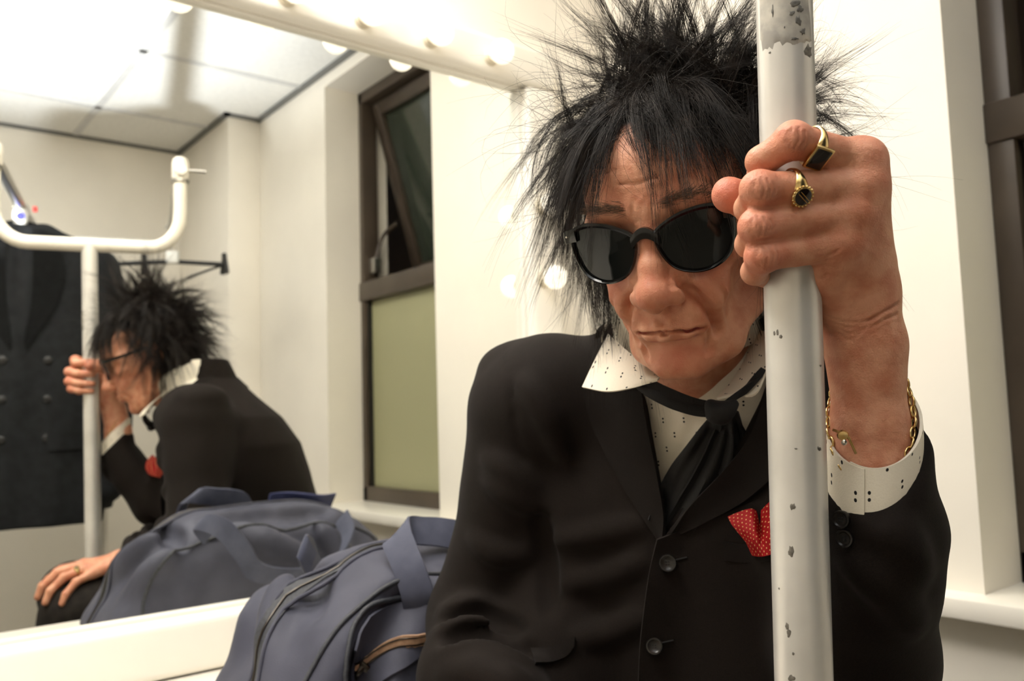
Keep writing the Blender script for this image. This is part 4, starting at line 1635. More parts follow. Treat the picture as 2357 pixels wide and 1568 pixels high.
# slack folds in the cloth
SHY = np.array([0, -.03, 0])
for P_, r_, md in [
    ([(.43, .93, .84), (.45, .99, .865), (.46, 1.06, .85)], .010, 'sub'),
    ([(.385, .93, .76), (.40, .98, .82), (.43, 1.02, .86)], .012, 'add'),
    ([(.395, 1.03, .74), (.41, 1.06, .80), (.44, 1.08, .84)], .012, 'add'),
    ([(.50, .90, .86), (.56, .88, .84), (.60, .87, .80)], .012, 'add'),
    ([(.55, 1.06, .87), (.60, 1.09, .84), (.68, 1.10, .80)], .012, 'add'),
    ([(.52, 1.03, .885), (.62, 1.05, .88), (.74, 1.03, .875)], .012, 'sub'),
    ([(.45, .88, .74), (.47, .87, .80), (.52, .88, .85)], .010, 'sub'),
    ([(.70, 1.08, .86), (.74, 1.10, .81), (.76, 1.11, .76)], .011, 'add'),
]:
    bgf.chain(spline([np.array(p) + SHY for p in P_], 8), np.interp(np.linspace(0, 1, 8), [0, .5, 1], [r_ * .4, r_, r_ * .4]), .03, md)
GP, GF_ = bgf.mesh(2)
GN = vert_normals(GP, GF_)
GP = GP + GN * ((vnoise(GP, 60, 41) * .0022 + vnoise(GP, 26, 42) * .003) * np.clip((GP[:, 2] - .71) / .02, 0, 1))[:, None]
quad_mesh('bag_body', GP, GF_, M['canvas'], bag)
GB = bvh_of(GP, GF_)


def on_bag(pts_, off):
    o = []
    for p in pts_:
        h, n_, i, d = GB.find_nearest(Vector(p))
        c = Vector((BX, BY, BZ + .09))
        if n_.dot(h - c) < 0:
            n_ = -n_
        o.append(np.array(h + n_ * off))
    return np.array(o)


def bag_line(name, pts_, r, m, off=.001, n=40, flat=1.0):
    C = on_bag(spline([np.array(p) for p in pts_], n), off)
    C[1:-1] = (C[:-2] + 2 * C[1:-1] + C[2:]) / 4
    return tube(name, C, r, m, bag, 8, flat)


def bag_tape(name, pts_, w, th, m, off=.001, n=40):
    C = on_bag(spline([np.array(p) for p in pts_], n), off)
    C[1:-1] = (C[:-2] + 2 * C[1:-1] + C[2:]) / 4
    T = np.gradient(C, axis=0)
    N = np.array([(GB.find_nearest(Vector(c))[1]) for c in C])
    return ribbon(name, C, np.cross(T, N), w, th, m, bag)


ZP = [(.33, .930, .712), (.35, .930, .76), (.38, .930, .83), (.46, .930, .92), (.56, .930, .95), (.70, .930, .95), (.82, .930, .92), (.88, .930, .84), (.90, .930, .75)]
bag_tape('main_zip', ZP, .020, .0016, M['ziptape'], .0012, 60)
for s in (-1, 1):
    bag_line('zip_piping', [(x, y + s * .013, z) for x, y, z in ZP], .0026, M['canvas'], .0012, 60)
bag_line('zip_teeth', ZP, .0018, M['dkmetal'], .0024, 60)
bag_line('seam_piping', [tuple(np.array(p) + SHY) for p in [(.40, .90, .71), (.40, .885, .78), (.44, .88, .84), (.52, .88, .87), (.66, .88, .88), (.80, .88, .86), (.86, .885, .78), (.865, .90, .71)]], .0028, M['ziptape'], .001, 60)
bag_line('seam_piping', [tuple(np.array(p) + SHY) for p in [(.40, 1.07, .71), (.40, 1.085, .78), (.44, 1.09, .84), (.52, 1.09, .87), (.66, 1.09, .88), (.80, 1.09, .86), (.86, 1.085, .78), (.865, 1.07, .71)]], .0028, M['ziptape'], .001, 60)


def bag_cast(pix, off):
    return np.array([cast(GB, x, y, off, 1.05) for x, y in pix])


# front pocket: arched panel, its piping and the gaping tan zip
pk = bag_cast(spline([(790, 1600, 0), (795, 1520, 0), (815, 1440, 0), (858, 1392, 0), (930, 1372, 0), (1040, 1372, 0), (1120, 1376, 0)], 40)[:, :2], .003)
tube('pocket_piping', pk, .0030, M['ziptape'], bag, 8)
a_ = spline([(800, 1600, 0), (806, 1520, 0), (826, 1450, 0), (864, 1404, 0), (930, 1384, 0), (1040, 1382, 0), (1120, 1384, 0)], 24)
b_ = spline([(830, 1620, 0), (850, 1600, 0), (900, 1560, 0), (950, 1520, 0), (1000, 1490, 0), (1060, 1470, 0), (1120, 1460, 0)], 24)
A = np.array([[cast(GB, *(a_[i] * (1 - t) + b_[i] * t)[:2], .004, 1.0) for t in np.linspace(0, 1, 8)] for i in range(24)])
shell('front_pocket', A, .003, M['canvas'], bag)
zc = bag_cast(spline([(806, 1536, 0), (850, 1512, 0), (920, 1486, 0), (1000, 1466, 0), (1080, 1456, 0)], 26)[:, :2], .007)
ribbon('pocket_zip', zc, np.tile(RC @ np.array([.25, 1, 0]), (26, 1)), np.interp(np.linspace(0, 1, 26), [0, .4, 1], [.006, .016, .012]), .0022, M['tan'], bag)
tube('pocket_zip_teeth', zc + RC[:, 1] * .004 + RC[:, 2] * .0018, .0009, M['dkmetal'], bag, 6)
tube('pocket_zip_teeth', zc - RC[:, 1] * .004 + RC[:, 2] * .0018, .0009, M['dkmetal'], bag, 6)
zp = cast(GB, 824, 1530, .012, 1.0)
R3 = Matrix((Vector(RC[:, 0]), Vector(RC[:, 1]), Vector(RC[:, 2]))).transposed()
bmz = bmesh.new()
add_box(bmz, (-.004, -.006, -.002), (.004, .006, .002), .0012, 2)
bmesh.ops.transform(bmz, matrix=Matrix.Translation(Vector(zp)) @ R3.to_4x4() @ Matrix.Rotation(.9, 4, 'Z'), verts=bmz.verts)
zs = bm_obj('zip_slider', bmz, M['dkmetal'], bag)
tube('zip_pull', spline([zp, zp - RC[:, 0] * .006 - RC[:, 1] * .006 + RC[:, 2] * .003, zp - RC[:, 0] * .011 - RC[:, 1] * .015], 8), .0018, M['dkmetal'], zs, 8, 2.0)
# handles
dl = proj(cast(GB, 962, 1392, 0, 1.02))[2]
hp = [at(966, 1402, dl - .004), at(960, 1365, dl - .010), at(944, 1315, dl - .004), at(925, 1268, dl + .012), at(914, 1236, dl + .028), at(926, 1219, dl + .044), at(968, 1222, dl + .062), at(1020, 1226, dl + .078), at(1075, 1240, dl + .09), at(1110, 1275, dl + .09)]
hc = spline(hp, 60)
wk = [(1, .22, .1), (1, .25, .1), (1, .32, .1), (1, .35, 0), (.95, .5, -.3), (.4, .8, -.7), (0, .8, -.7), (0, .85, -.6), (.1, .9, -.5), (.4, .8, -.4)]
wd = np.array([RC @ np.array([np.interp(t, np.linspace(0, 1, 10), [w[i] for w in wk]) for i in range(3)]) for t in np.linspace(0, 1, 60)])
ribbon('carry_handle', hc, wd, .037, .0035, M['webbing'], bag)
hc = SHY + spline([np.array([.50, .985 + .11, .86]), np.array([.485, 1.09, .885]), np.array([.51, 1.125, .875]), np.array([.535, 1.150, .835]), np.array([.56, 1.150, .80]), np.array([.63, 1.147, .785]), np.array([.70, 1.147, .80]), np.array([.735, 1.135, .84]), np.array([.74, 1.10, .87])], 50)
ribbon('carry_handle', hc, np.tile(np.array([.5, .35, .7]), (50, 1)), .034, .0035, M['webbing'], bag)
A = np.array([[np.array([x, .905 + .006 * math.sin(x * 60), .868]) * (1 - t) + np.array([x + .006, .925 + .008 * math.sin(x * 45), .905 + .006 * math.sin(x * 30)]) * t for t in np.linspace(0, 1, 7)] for x in np.linspace(.66, .80, 26)])
shell('top_flap', A, .004, M['navy'], bag)
# ------------------------------------------------------------------ clothes on the rail (seen in the mirror)
M['coat'] = mat('coat_wool', srgb(22, 24, 25), .85, col2=srgb(34, 37, 38), nscale=40, bump=.4, bscale=600, spec=.25, sheen=.1)
M['coat2'] = mat('coat_cloth', srgb(17, 18, 20), .8, col2=srgb(26, 28, 30), nscale=40, bump=.4, bscale=600, spec=.25)
M['lining'] = mat('coat_collar', srgb(11, 11, 12), .85, col2=srgb(17, 18, 18), nscale=60, spec=.15)
M['label_blue'] = mat('blue_print', srgb(60, 60, 190), .5)
M['red'] = mat('red_tag', srgb(190, 40, 36), .5)
ROD_Z = ZB + .20


def rod_pt(s, t):
    p = T0 + RU * s + RV * t
    return np.array([p[0], p[1], 0.])


def coat(s, t, yaw, zsh, zbot, half, mat_, label, seed):
    base = rod_pt(s, t)
    u = RU * math.cos(yaw) + RV * math.sin(yaw)
    v = -RU * math.sin(yaw) + RV * math.cos(yaw)
    root = empty('coat', (base[0], base[1], zbot), label, 'coat', 'dark coats on the clothes rail')
    f = Field((-.36, -.14, zbot - .04), (.36, .14, zsh + .08), .006)
    f.chain([np.array([-half + .02, 0, zsh - .045]), np.array([-.06, 0, zsh]), np.array([.06, 0, zsh]), np.array([half - .02, 0, zsh - .045])], [.034, .038, .038, .034], .02)

    def fn(X, Y, Z):
        q = (zsh - Z) / (zsh - zbot)
        w = half * (.96 + .16 * q) + .006 * np.sin(Z * 31)
        th = .045 + .022 * q + .007 * np.sin(X * 46 + 3 * q + seed) * q
        k = (np.abs(X / w) ** 3 + np.abs(Y / th) ** 3) ** (1 / 3.)
        return np.maximum(np.maximum((k - 1) * th, Z - zsh + .03), zbot - Z)
    f.func((-.36, -.14, zbot - .04), (.36, .14, zsh + .08), fn, .02)
    for sd in (-1, 1):
        f.chain([np.array([sd * (half - .01), .0, zsh - .07]), np.array([sd * (half + .035), .01, zsh - .32]), np.array([sd * (half + .03), -.01, zbot + .10])], [.050, .050, .044], .02)
        f.chain([np.array([sd * (half - .012), -.06, zsh - .12]), np.array([sd * (half + .0), -.065, zsh - .40]), np.array([sd * half, -.07, zbot + .12])], [.004, .006, .004], .012, 'sub')
    f.chain([np.array([0, -.055, zsh + .02]), np.array([0, -.07, zsh - .30])], [.03, .002], .01, 'sub')
    f.chain([np.array([.02, -.075, zsh - .30]), np.array([.025, -.085, zbot])], [.003, .003], .006, 'sub')
    P, F = f.mesh(2)
    bv = BVHTree.FromPolygons([tuple(p) for p in P], [tuple(int(i) for i in q) for q in F])
    tw = lambda A: base + np.asarray(A)[..., 0:1] * u + np.asarray(A)[..., 1:2] * v + np.asarray(A)[..., 2:3] * np.array([0, 0, 1.])
    quad_mesh('coat_body', tw(P), F, mat_, root)

    def lay(poly_in, poly_out, off, nm, m_):
        a = spline([(x, 0, z) for x, z in poly_in], 18)
        b = spline([(x, 0, z) for x, z in poly_out], 18)
        A = np.zeros((18, 7, 3))
        for i in range(18):
            for j in range(7):
                p = a[i] * (1 - j / 6) + b[i] * j / 6
                h = bv.ray_cast(Vector((p[0], -.3, p[2])), Vector((0, 1, 0)))[0]
                A[i, j] = (p[0], (h.y if h is not None else -.05) - off, p[2])
        for _ in range(2):
            A[1:-1, :, 1] = np.minimum(A[1:-1, :, 1], (A[:-2, :, 1] + 2 * A[1:-1, :, 1] + A[2:, :, 1]) / 4)
        return shell(nm, tw(A), .004, m_, root)
    for sd in (-1, 1):
        lay([(sd * .03, zsh + .02), (sd * .035, zsh - .10), (sd * .03, zsh - .20), (sd * .015, zsh - .31)], [(sd * .085, zsh + .005), (sd * .115, zsh - .10), (sd * .095, zsh - .20), (sd * .02, zsh - .33)], .006, 'lapel', M['lining'])
        lay([(sd * .075, zbot + .26), (sd * .12, zbot + .262), (sd * .17, zbot + .264)], [(sd * .075, zbot + .21), (sd * .12, zbot + .212), (sd * .17, zbot + .214)], .005, 'pocket_flap', mat_)
    k = np.linspace(0, 1, 16)
    cc = np.array([[(-.085 + .17 * x, .045 * math.sin(math.pi * x) - .02 - .012 * w, zsh + .022 + .03 * math.sin(math.pi * x) - .035 * w) for w in (0, .5, 1)] for x in k])
    shell('collar', tw(cc), .006, M['lining'], root)
    for sd in (-.035, .075):
        for z in (zsh - .36, zsh - .47, zsh - .58):
            h = bv.ray_cast(Vector((sd, -.3, z)), Vector((0, 1, 0)))[0]
            y = (h.y if h is not None else -.06) - .002
            lathe('coat_button', [(.001, 0), (.011, 0), (.0115, .002), (.009, .0035), (.001, .003)], M['blackplastic'], tw(np.array([sd, y, z])), -v, 18, root)
    # its hanger
    hg = empty('coat_hanger', tuple(base + np.array([0, 0, zsh])), 'white plastic coat hanger inside the ' + label.split(' ', 1)[1].split(' hanging')[0], 'hanger', 'hangers on the clothes rail')
    hook = [(0, 0, zsh + .01), (0, 0, ROD_Z - .045)] + [(.022 * math.sin(a) , 0, ROD_Z - .016 + .030 * -math.cos(a)) for a in np.linspace(.3, 4.4, 12)]
    tube('hook', tw(np.array(hook)), .0022, M['steel'], hg, 8)
    tube('arm', tw(spline([(-half * .8, 0, zsh - .035), (-.08, 0, zsh + .004), (0, 0, zsh + .018), (.08, 0, zsh + .004), (half * .8, 0, zsh - .035)], 20)), .008, M['whiteplastic'], hg, 10, .6)
    return root, hg, tw


zs1 = 1.600
c1, h1, tw1 = coat(-.205, .50, .10, zs1, .775, .205, M['coat2'], 'black short coat hanging on the rail, nearer the pole', 1)
c2, h2, tw2 = coat(-.205, .66, -.05, 1.610, .80, .220, M['coat'], 'charcoal long coat hanging on the rail, behind the black one', 2)
# size marker on the near hanger
mk = empty('size_marker', tuple(tw1(np.array([0, 0, 1.655]))), 'white size marker with blue print on the coat hanger neck', 'size marker')
ml = [(.001, -.028), (.016, -.026), (.021, -.010), (.020, .012), (.012, .026), (.001, .028)]
lathe('marker_body', ml, M['whiteplastic'], tw1(np.array([0, -.004, 1.660])), (0, 0, 1), 20, mk)
lathe('marker_print', [(.001, 0), (.011, 0), (.011, .001), (.006, .0012), (.001, .001)], M['label_blue'], tw1(np.array([0, -.0262, 1.655])), -RV, 20, mk)
box('marker_tag', tuple(tw1(np.array([.030, -.006, 1.675]))), tuple(tw1(np.array([.030, -.006, 1.675])) + np.array([.012, .004, .016])), M['red'], mk, .002)

# empty black clip hanger on the other rod
cb = rod_pt(.205, .66)
ch = empty('clip_hanger', (cb[0], cb[1], 1.55), 'empty black trouser hanger with clips and white size cube', 'hanger', 'hangers on the clothes rail')
yaw = -.30
u = RU * math.cos(yaw) + RV * math.sin(yaw)
v = -RU * math.sin(yaw) + RV * math.cos(yaw)
tw3 = lambda A: cb + np.asarray(A)[..., 0:1] * u + np.asarray(A)[..., 1:2] * v + np.asarray(A)[..., 2:3] * np.array([0, 0, 1.])
HZ = 1.575
tube('hook', tw3(np.array([(0, 0, HZ), (0, 0, ROD_Z - .045)] + [(.022 * math.sin(a), 0, ROD_Z - .016 - .030 * math.cos(a)) for a in np.linspace(.3, 4.4, 12)])), .0024, M['steel'], ch, 8)
tube('bar', tw3(np.array([(-.175, 0, HZ - .006), (0, 0, HZ), (.175, 0, HZ - .012)])), .0075, M['blackplastic'], ch, 10)
for x in (-.085, .165):
    for p, q in (((x, -.006, HZ + .022), (x + .012, -.016, HZ - .042)), ((x, .006, HZ + .022), (x - .010, .016, HZ - .042))):
        tube('clip', tw3(np.array([p, ((p[0] + q[0]) / 2, (p[1] + q[1]) / 2, (p[2] + q[2]) / 2), q])), .0125, M['blackplastic'], ch, 8, .6)
tube('brace', tw3(np.array([(.05, 0, HZ - .055), (.10, 0, HZ - .035), (.165, 0, HZ - .012)])), .004, M['blackplastic'], ch, 8)
bmq = bmesh.new()
add_box(bmq, (-.020, -.012, -.020), (.020, .012, .020), .005, 3)
bmesh.ops.transform(bmq, matrix=Matrix.Translation(Vector(tw3(np.array([.005, -.006, HZ + .012])))) @ Matrix.Rotation(math.atan2(u[1], u[0]), 4, 'Z'), verts=bmq.verts)
bm_obj('size_cube', bmq, M['whiteplastic'], ch)
# ------------------------------------------------------------------ sunglasses
M['acetate'] = mat('black_acetate', srgb(9, 9, 9), .2, spec=.45, coat=.1)
lm = bpy.data.materials.new('dark_lens')
lm.use_nodes = True
lb = lm.node_tree.nodes['Principled BSDF']
lb.inputs['Base Color'].default_value = (.006, .008, .008, 1)
lb.inputs['Roughness'].default_value = .06
lb.inputs['Specular IOR Level'].default_value = .3
M['lens'] = lm
M['gold'] = mat('gold', srgb(206, 172, 108), .22, metal=1.0, col2=srgb(222, 196, 140), nscale=200)
M['onyx'] = mat('black_stone', srgb(16, 9, 7), .12, col2=srgb(30, 16, 12), nscale=90, spec=.6)
M['silver'] = mat('silver_bright', srgb(225, 222, 212), .18, metal=1.0)
GO = mmv(0, 0, 0)
gl = empty('sunglasses', tuple(h2w(mmv(0, 104, 10))), "black plastic framed sunglasses with dark lenses on the man's face", 'sunglasses')


def gface(x, z):
    """front surface of the glasses in head space (mm)"""
    return mmv(x, 108 - .0032 * x * x + .10 * (z - 4) * .5, z + 1.)


LO = np.array([(8.5, 17), (20, 25.5), (36, 30.5), (53, 31), (65, 25.5), (66.5, 10), (61, -7), (50, -15.5), (35, -17.5), (20, -12), (11, 1)], float)
LC = spline(np.vstack([LO[-1], LO, LO[0], LO[1]])[:, [0, 1, 1]] * [1, 1, 0], 118)
i0 = np.argmin(np.linalg.norm(LC[:30, :2] - LO[0], axis=1))
LC = LC[i0:]
i1 = 40 + np.argmin(np.linalg.norm(LC[40:, :2] - LO[0], axis=1))
LC = LC[:i1, :2]
for s in (-1, 1):
    rimp = np.array([h2w(gface(s * x, z)) for x, z in LC])
    n = len(rimp)
    inner = np.array([h2w(gface(s * (36 + (x - 36) * .94), 5 + (z - 5) * .93)) for x, z in LC])
    outer = np.array([h2w(gface(s * (36 + (x - 36) * 1.035), 5 + (z - 5) * (1.08 if z > 12 else 1.035))) for x, z in LC])
    fwd = HR[:, 1]
    V, F = [], []
    for i in range(n):
        for p, d in ((inner[i], .0006), (inner[i] * .5 + outer[i] * .5, .0022), (outer[i], .0010), (outer[i], -.0018), (inner[i], -.0018)):
            V.append(p + fwd * d)
    for i in range(n):
        for j in range(5):
            a, b = (i + 1) % n, (j + 1) % 5
            F.append((i * 5 + j, i * 5 + b, a * 5 + b, a * 5 + j))
    fr = mesh_obj('rim', V, F, M['acetate'], gl, True, 40)
    c = h2w(gface(s * 36, 5) + mmv(0, 1.2, 0))
    V, F = [], []
    for k, r in enumerate((1.0, .75, .5, .25)):
        for x, z in LC:
            q = gface(s * (36 + (x - 36) * r * .95), 5 + (z - 5) * r * .94) + mmv(0, 1.6 * (1 - r * r), 0)
            V.append(h2w(q) - fwd * .0008)
    V.append(c)
    for k in range(3):
        for i in range(n):
            a = (i + 1) % n
            F.append((k * n + i, k * n + a, (k + 1) * n + a, (k + 1) * n + i))
    for i in range(n):
        F.append((3 * n + i, 3 * n + (i + 1) % n, 4 * n))
    mesh_obj('lens', V, F, M['lens'], gl, True)
    # end piece and temple
    ep = [gface(s * 60, 25), gface(s * 68, 24), mmv(s * 73.5, 88, 23), mmv(s * 75.5, 78, 22), mmv(s * 77, 40, 19), mmv(s * 79, 0, 18), mmv(s * 79, -16, 12), mmv(s * 77, -26, -4)]
    C = spline([h2w(p) for p in ep], 30)
    ribbon('temple_arm', C, np.tile(HR[:, 2], (30, 1)), np.interp(np.linspace(0, 1, 30), [0, .2, .5, 1], [.0105, .0100, .0065, .0055]), .0036, M['acetate'], gl)
    for dz in (-.6, 1.8):
        lathe('rivet', [(.0008, 0), (.0008, .0006), (.0003, .0009)], M['silver'], h2w(gface(s * (68.5 + .9 * dz), 24.0)) + fwd * .0016, fwd, 10, gl)
bp_ = spline([h2w(gface(x, z)) for x, z in ((-11, 13), (-5, 18.5), (0, 20), (5, 18.5), (11, 13))], 14)
ribbon('bridge', bp_, np.tile(HR[:, 2], (14, 1)), .0085, .0045, M['acetate'], gl)
for s in (-1, 1):
    o = lathe('nose_pad', [(.001, 0), (.003, .001), (.0035, .003), (.002, .005), (.0005, .0055)], M['acetate'], h2w(mmv(s * 9.5, 102, 2)), HR @ np.array([-s * .8, -.6, 0]), 12, gl)

# ------------------------------------------------------------------ rings and bracelet
def finger_ring(name, a, b, t, r, face_dir, stone, label, size, parent_label=None):
    c = a * (1 - t) + b * t
    ax = (b - a) / np.linalg.norm(b - a)
    f = face_dir - ax * (face_dir @ ax)
    f /= np.linalg.norm(f)
    s = np.cross(ax, f)
    root = empty(name, tuple(c), label, 'ring')
    n = 48
    V, F = [], []
    for i in range(n):
        q = 2 * math.pi * i / n
        w = .0016 + .0034 * max(0, math.cos(q)) ** 2.0
        th = .0011 + .0010 * max(0, math.cos(q)) ** 2
        d = math.cos(q) * f + math.sin(q) * s
        for u, h in ((-1, 0), (-.8, .8), (0, 1), (.8, .8), (1, 0), (0, -.3)):
            V.append(c + d * (r + th * h) + ax * w * u)
    for i in range(n):
        for j in range(6):
            a2, b2 = (i + 1) % n, (j + 1) % 6
            F.append((i * 6 + j, i * 6 + b2, a2 * 6 + b2, a2 * 6 + j))
    mesh_obj('band', V, F, M['gold'], root, True, 60)
    top = c + f * (r + .0017)
    if stone == 'square':
        bmx = bmesh.new()
        R3 = Matrix((Vector(ax), Vector(s), Vector(f))).transposed()
        add_box(bmx, (-size * .5, -size * .62, -.0014), (size * .5, size * .62, .0012), .0006, 2)
        bmesh.ops.transform(bmx, matrix=Matrix.Translation(Vector(top)) @ R3.to_4x4(), verts=bmx.verts)
        set_ = bm_obj('setting', bmx, M['gold'], root)
        bmx = bmesh.new()
        add_box(bmx, (-size * .40, -size * .52, .0006), (size * .40, size * .52, .0019), .0005, 2)
        bmesh.ops.transform(bmx, matrix=Matrix.Translation(Vector(top)) @ R3.to_4x4(), verts=bmx.verts)
        bm_obj('stone', bmx, M['onyx'], root)
    else:
        set_ = lathe('setting', [(.001, -.0014), (size * .50, -.0014), (size * .54, .0004), (size * .46, .0014), (.001, .0012)], M['gold'], top, f, 32, root)
        lathe('stone', [(size * .42, .0008), (size * .42, .0017), (size * .36, .0021), (.0005, .0023)], M['onyx'], top, f, 32, root)
        for k in range(18):
            q = 2 * math.pi * k / 18
            p = top + (math.cos(q) * ax + math.sin(q) * s) * size * .52 + f * .0008
            lathe('bead', [(.0002, -.0009), (.0008, -.0004), (.0009, 0), (.0006, .0006), (.0001, .0009)], M['gold'], p, f, 8, set_)
        for k in (-1, 1):
            p = top + f * .0024
            d = (ax * .75 + s * .66)
            e = np.cross(d, f) * k * size * .07
            tube('inlay_line', [p + e - d * size * .36, p + e + d * size * .36], .00022, M['gold'], root, 6)
    return root


TOC = -ray(1870, 350) / np.linalg.norm(ray(1870, 350))
DWN = -RC[:, 1]
finger_ring('signet_ring', HWJ['index'][0], HWJ['index'][1], .735, .0112, TOC * .95 + DWN * .55, 'square', 'gold signet ring with square black stone on the index finger', .0128)
finger_ring('oval_ring', HWJ['middle'][0], HWJ['middle'][1], .69, .0114, TOC * .96 + DWN * .30, 'oval', 'gold ring with round striped black stone on the middle finger', .0122)

pj = [np.array(p) for p in rf_j['ring']]
finger_ring('plain_ring', pj[0], pj[1], .45, .0098, np.array([0, .5, 1.]), 'oval', 'gold ring on the hand resting on his knee', .0085)

br = empty('bracelet', tuple(at(2000, 960, .561)), "twisted gold chain bracelet round the man's raised wrist", 'bracelet')
BRG = slant_ring(2003, 960, .560, .0257, .0258, 58, 132, 41)
NLK = 40
for k in range(NLK):
    c = BRG[k]
    tdir = BRG[(k + 1) % NLK] - BRG[(k - 1) % NLK]
    tdir /= np.linalg.norm(tdir)
    out = c - BRG[:-1].mean(0)
    out = out - tdir * (out @ tdir)
    out /= np.linalg.norm(out)
    w = np.cross(tdir, out) * .75 + out * .55 * (1 if k % 2 else -1) * .9
    w /= np.linalg.norm(w)
    a = np.linspace(0, 2 * math.pi, 11)[:-1]
    loop = np.array([c + math.cos(x) * tdir * .0040 + math.sin(x) * w * .0024 for x in a])
    V, F = [], []
    nrm = np.cross(tdir, w)
    for i, x in enumerate(a):
        rad = math.cos(x) * tdir + math.sin(x) * w
        for y in np.linspace(0, 2 * math.pi, 7)[:-1]:
            V.append(loop[i] + .0009 * (math.cos(y) * rad + math.sin(y) * nrm))
    for i in range(10):
        for j in range(6):
            a2, b2 = (i + 1) % 10, (j + 1) % 6
            F.append((i * 6 + j, i * 6 + b2, a2 * 6 + b2, a2 * 6 + j))
    mesh_obj('chain_link', V, F, M['gold'], br)
cl = at(1940, 1000, .5355)
lathe('clasp', [(.001, 0), (.0030, .0004), (.0036, .002), (.0030, .0036), (.001, .004)], M['gold'], cl, TOC, 16, br)
lathe('clasp_stone', [(.0016, .0), (.0018, .001), (.0010, .0018), (.0002, .002)], M['silver'], at(1943, 1018, .533), TOC, 12, br)
tube('safety_chain', spline([at(1918, 990, .540), at(1930, 994, .536), at(1948, 1000, .5335), at(1960, 1022, .533), at(1970, 1044, .5335)], 16), .0009, M['gold'], br, 8)
# ------------------------------------------------------------------ hair
M['hair'] = mat('black_hair', srgb(25, 19, 15), .5, col2=srgb(50, 41, 34), nscale=45, spec=.22, ramp=(.45, .75))
hrng = np.random.default_rng(11)
HBV = BVHTree.FromPolygons([tuple(p) for p in HP], [tuple(int(i) for i in f) for f in HF_])
CEN = mmv(0, -6, 42)
ERAD = mmv(77, 100, 84)
GRAV = HR.T @ np.array([0, 0, -1.0])          # world down seen from the head
UPW = -GRAV


def nrm(a):
    return a / (np.linalg.norm(a, axis=-1, keepdims=True) + 1e-12)


def roots(n):
    d = hrng.normal(size=(n, 3))
    d = nrm(d)
    ph = np.degrees(np.arctan2(d[:, 0], d[:, 1]))          # 0 front, + his left
    P = CEN + d * ERAD
    line = np.interp(np.abs(ph), [0, 30, 50, 68, 80, 95, 120, 180], [.088, .084, .070, .030, .010, .006, -.030, -.055])
    ok = P[:, 2] > line
    out, nn = [], []
    for p, v, k in zip(P, d, ok):
        if not k:
            continue
        h, n_, i, t = HBV.ray_cast(Vector(CEN + v * .3), Vector(-v))
        if h is None:
            continue
        out.append(np.array(h))
        nn.append(nrm(v / ERAD))
    return np.array(out), np.array(nn)


def grow(P, N, d0, tgt, L, bend, curl, n=10, clear=1.02):
    """vectorised guide growth in head space"""
    G = len(P)
    pts = [P]
    d = nrm(d0)
    axis = nrm(hrng.normal(size=(G, 3)))
    ph = hrng.uniform(0, 6.28, G)
    p = P.copy()
    for i in range(n - 1):
        t = i / (n - 1)
        w = np.stack([np.sin(ph + 5.0 * t), np.cos(ph * 1.7 + 4.2 * t), np.sin(ph * 2.3 + 3.6 * t)], 1)
        d = nrm(d + tgt * bend[:, None] / n + w * curl[:, None] / n)
        p = p + d * (L / (n - 1))[:, None]
        q = (p - CEN) / (ERAD * clear)
        k = np.linalg.norm(q, axis=1)
        ins = k < 1
        p = np.where(ins[:, None], CEN + (q / np.maximum(k, 1e-6)[:, None]) * ERAD * clear, p)
        pts.append(p)
    return np.stack(pts, 1)


RPT, RNM = roots(2900)
azm = np.degrees(np.arctan2(RPT[:, 0], RPT[:, 1] + .006))
elv = np.degrees(np.arcsin(np.clip((RPT[:, 2] - .042) / .084, -1, 1)))
keep = ~((RPT[:, 0] < -.04) & (RPT[:, 1] > -.022) & (RPT[:, 1] < .06) & (RPT[:, 2] < .075) & (hrng.uniform(size=len(RPT)) < .75))
RPT, RNM, azm, elv = RPT[keep], RNM[keep], azm[keep], elv[keep]
sel = hrng.permutation(len(RPT))[:920]
RPT, RNM, azm, elv = RPT[sel], RNM[sel], azm[sel], elv[sel]
G = len(RPT)
rr = lambda a, b: hrng.uniform(a, b, G)
X3, Y3, Z3 = np.eye(3)
front = (np.abs(azm) < 72) & (elv < 80) & (RPT[:, 1] > .004)
top = (elv >= 57) & ~front
side = (elv < 57) & (np.abs(azm) >= 50) & (np.abs(azm) < 125)
back = ~(front | top | side)
part = RPT[:, 0] + .012                        # the parting sits a little to his right
sgn = np.where(part > 0, 1., -1.)
d0 = np.zeros((G, 3))
tg = np.zeros((G, 3))
LL_ = np.zeros(G)
bd = np.zeros(G)
cu_ = np.zeros(G)
jit = hrng.normal(size=(G, 3))
# fringe: lies close to the forehead and falls in separate locks, swept away from the parting
m_ = front
d0[m_] = (RNM * .50 + .60 * Y3 + .25 * sgn[:, None] * X3 + .22 * jit)[m_]
tg[m_] = (GRAV * 1.0 + .30 * sgn[:, None] * X3 + .08 * Y3 + .14 * jit)[m_]
zend = np.where(hrng.uniform(size=G) < .62, rr(.042, .078), rr(.004, .045))
zend = np.where((RPT[:, 0] > -.008) & (hrng.uniform(size=G) < .55), rr(.066, .088), zend)
LL_[m_] = ((RPT[:, 2] - zend) * 1.15 + np.maximum(0, .085 - RPT[:, 1]) * .75 + .014)[m_]
bd[m_] = rr(5.0, 9.0)[m_]
cu_[m_] = rr(.4, 1.4)[m_]
# crown: stands up in spikes, some flopping over
m_ = top
flop = hrng.uniform(size=G) < .38
d0[m_] = (RNM * .32 + UPW * 1.0 + .30 * jit)[m_]
tg[m_] = np.where(flop[:, None], GRAV * .8 + RNM * .5 + .6 * jit, UPW * .9 + .6 * jit)[m_]
LL_[m_] = np.where(flop, rr(.07, .13), rr(.085, .190))[m_]
bd[m_] = np.where(flop, rr(2.5, 5.0), rr(.3, 1.8))[m_]
cu_[m_] = rr(.5, 2.2)[m_]
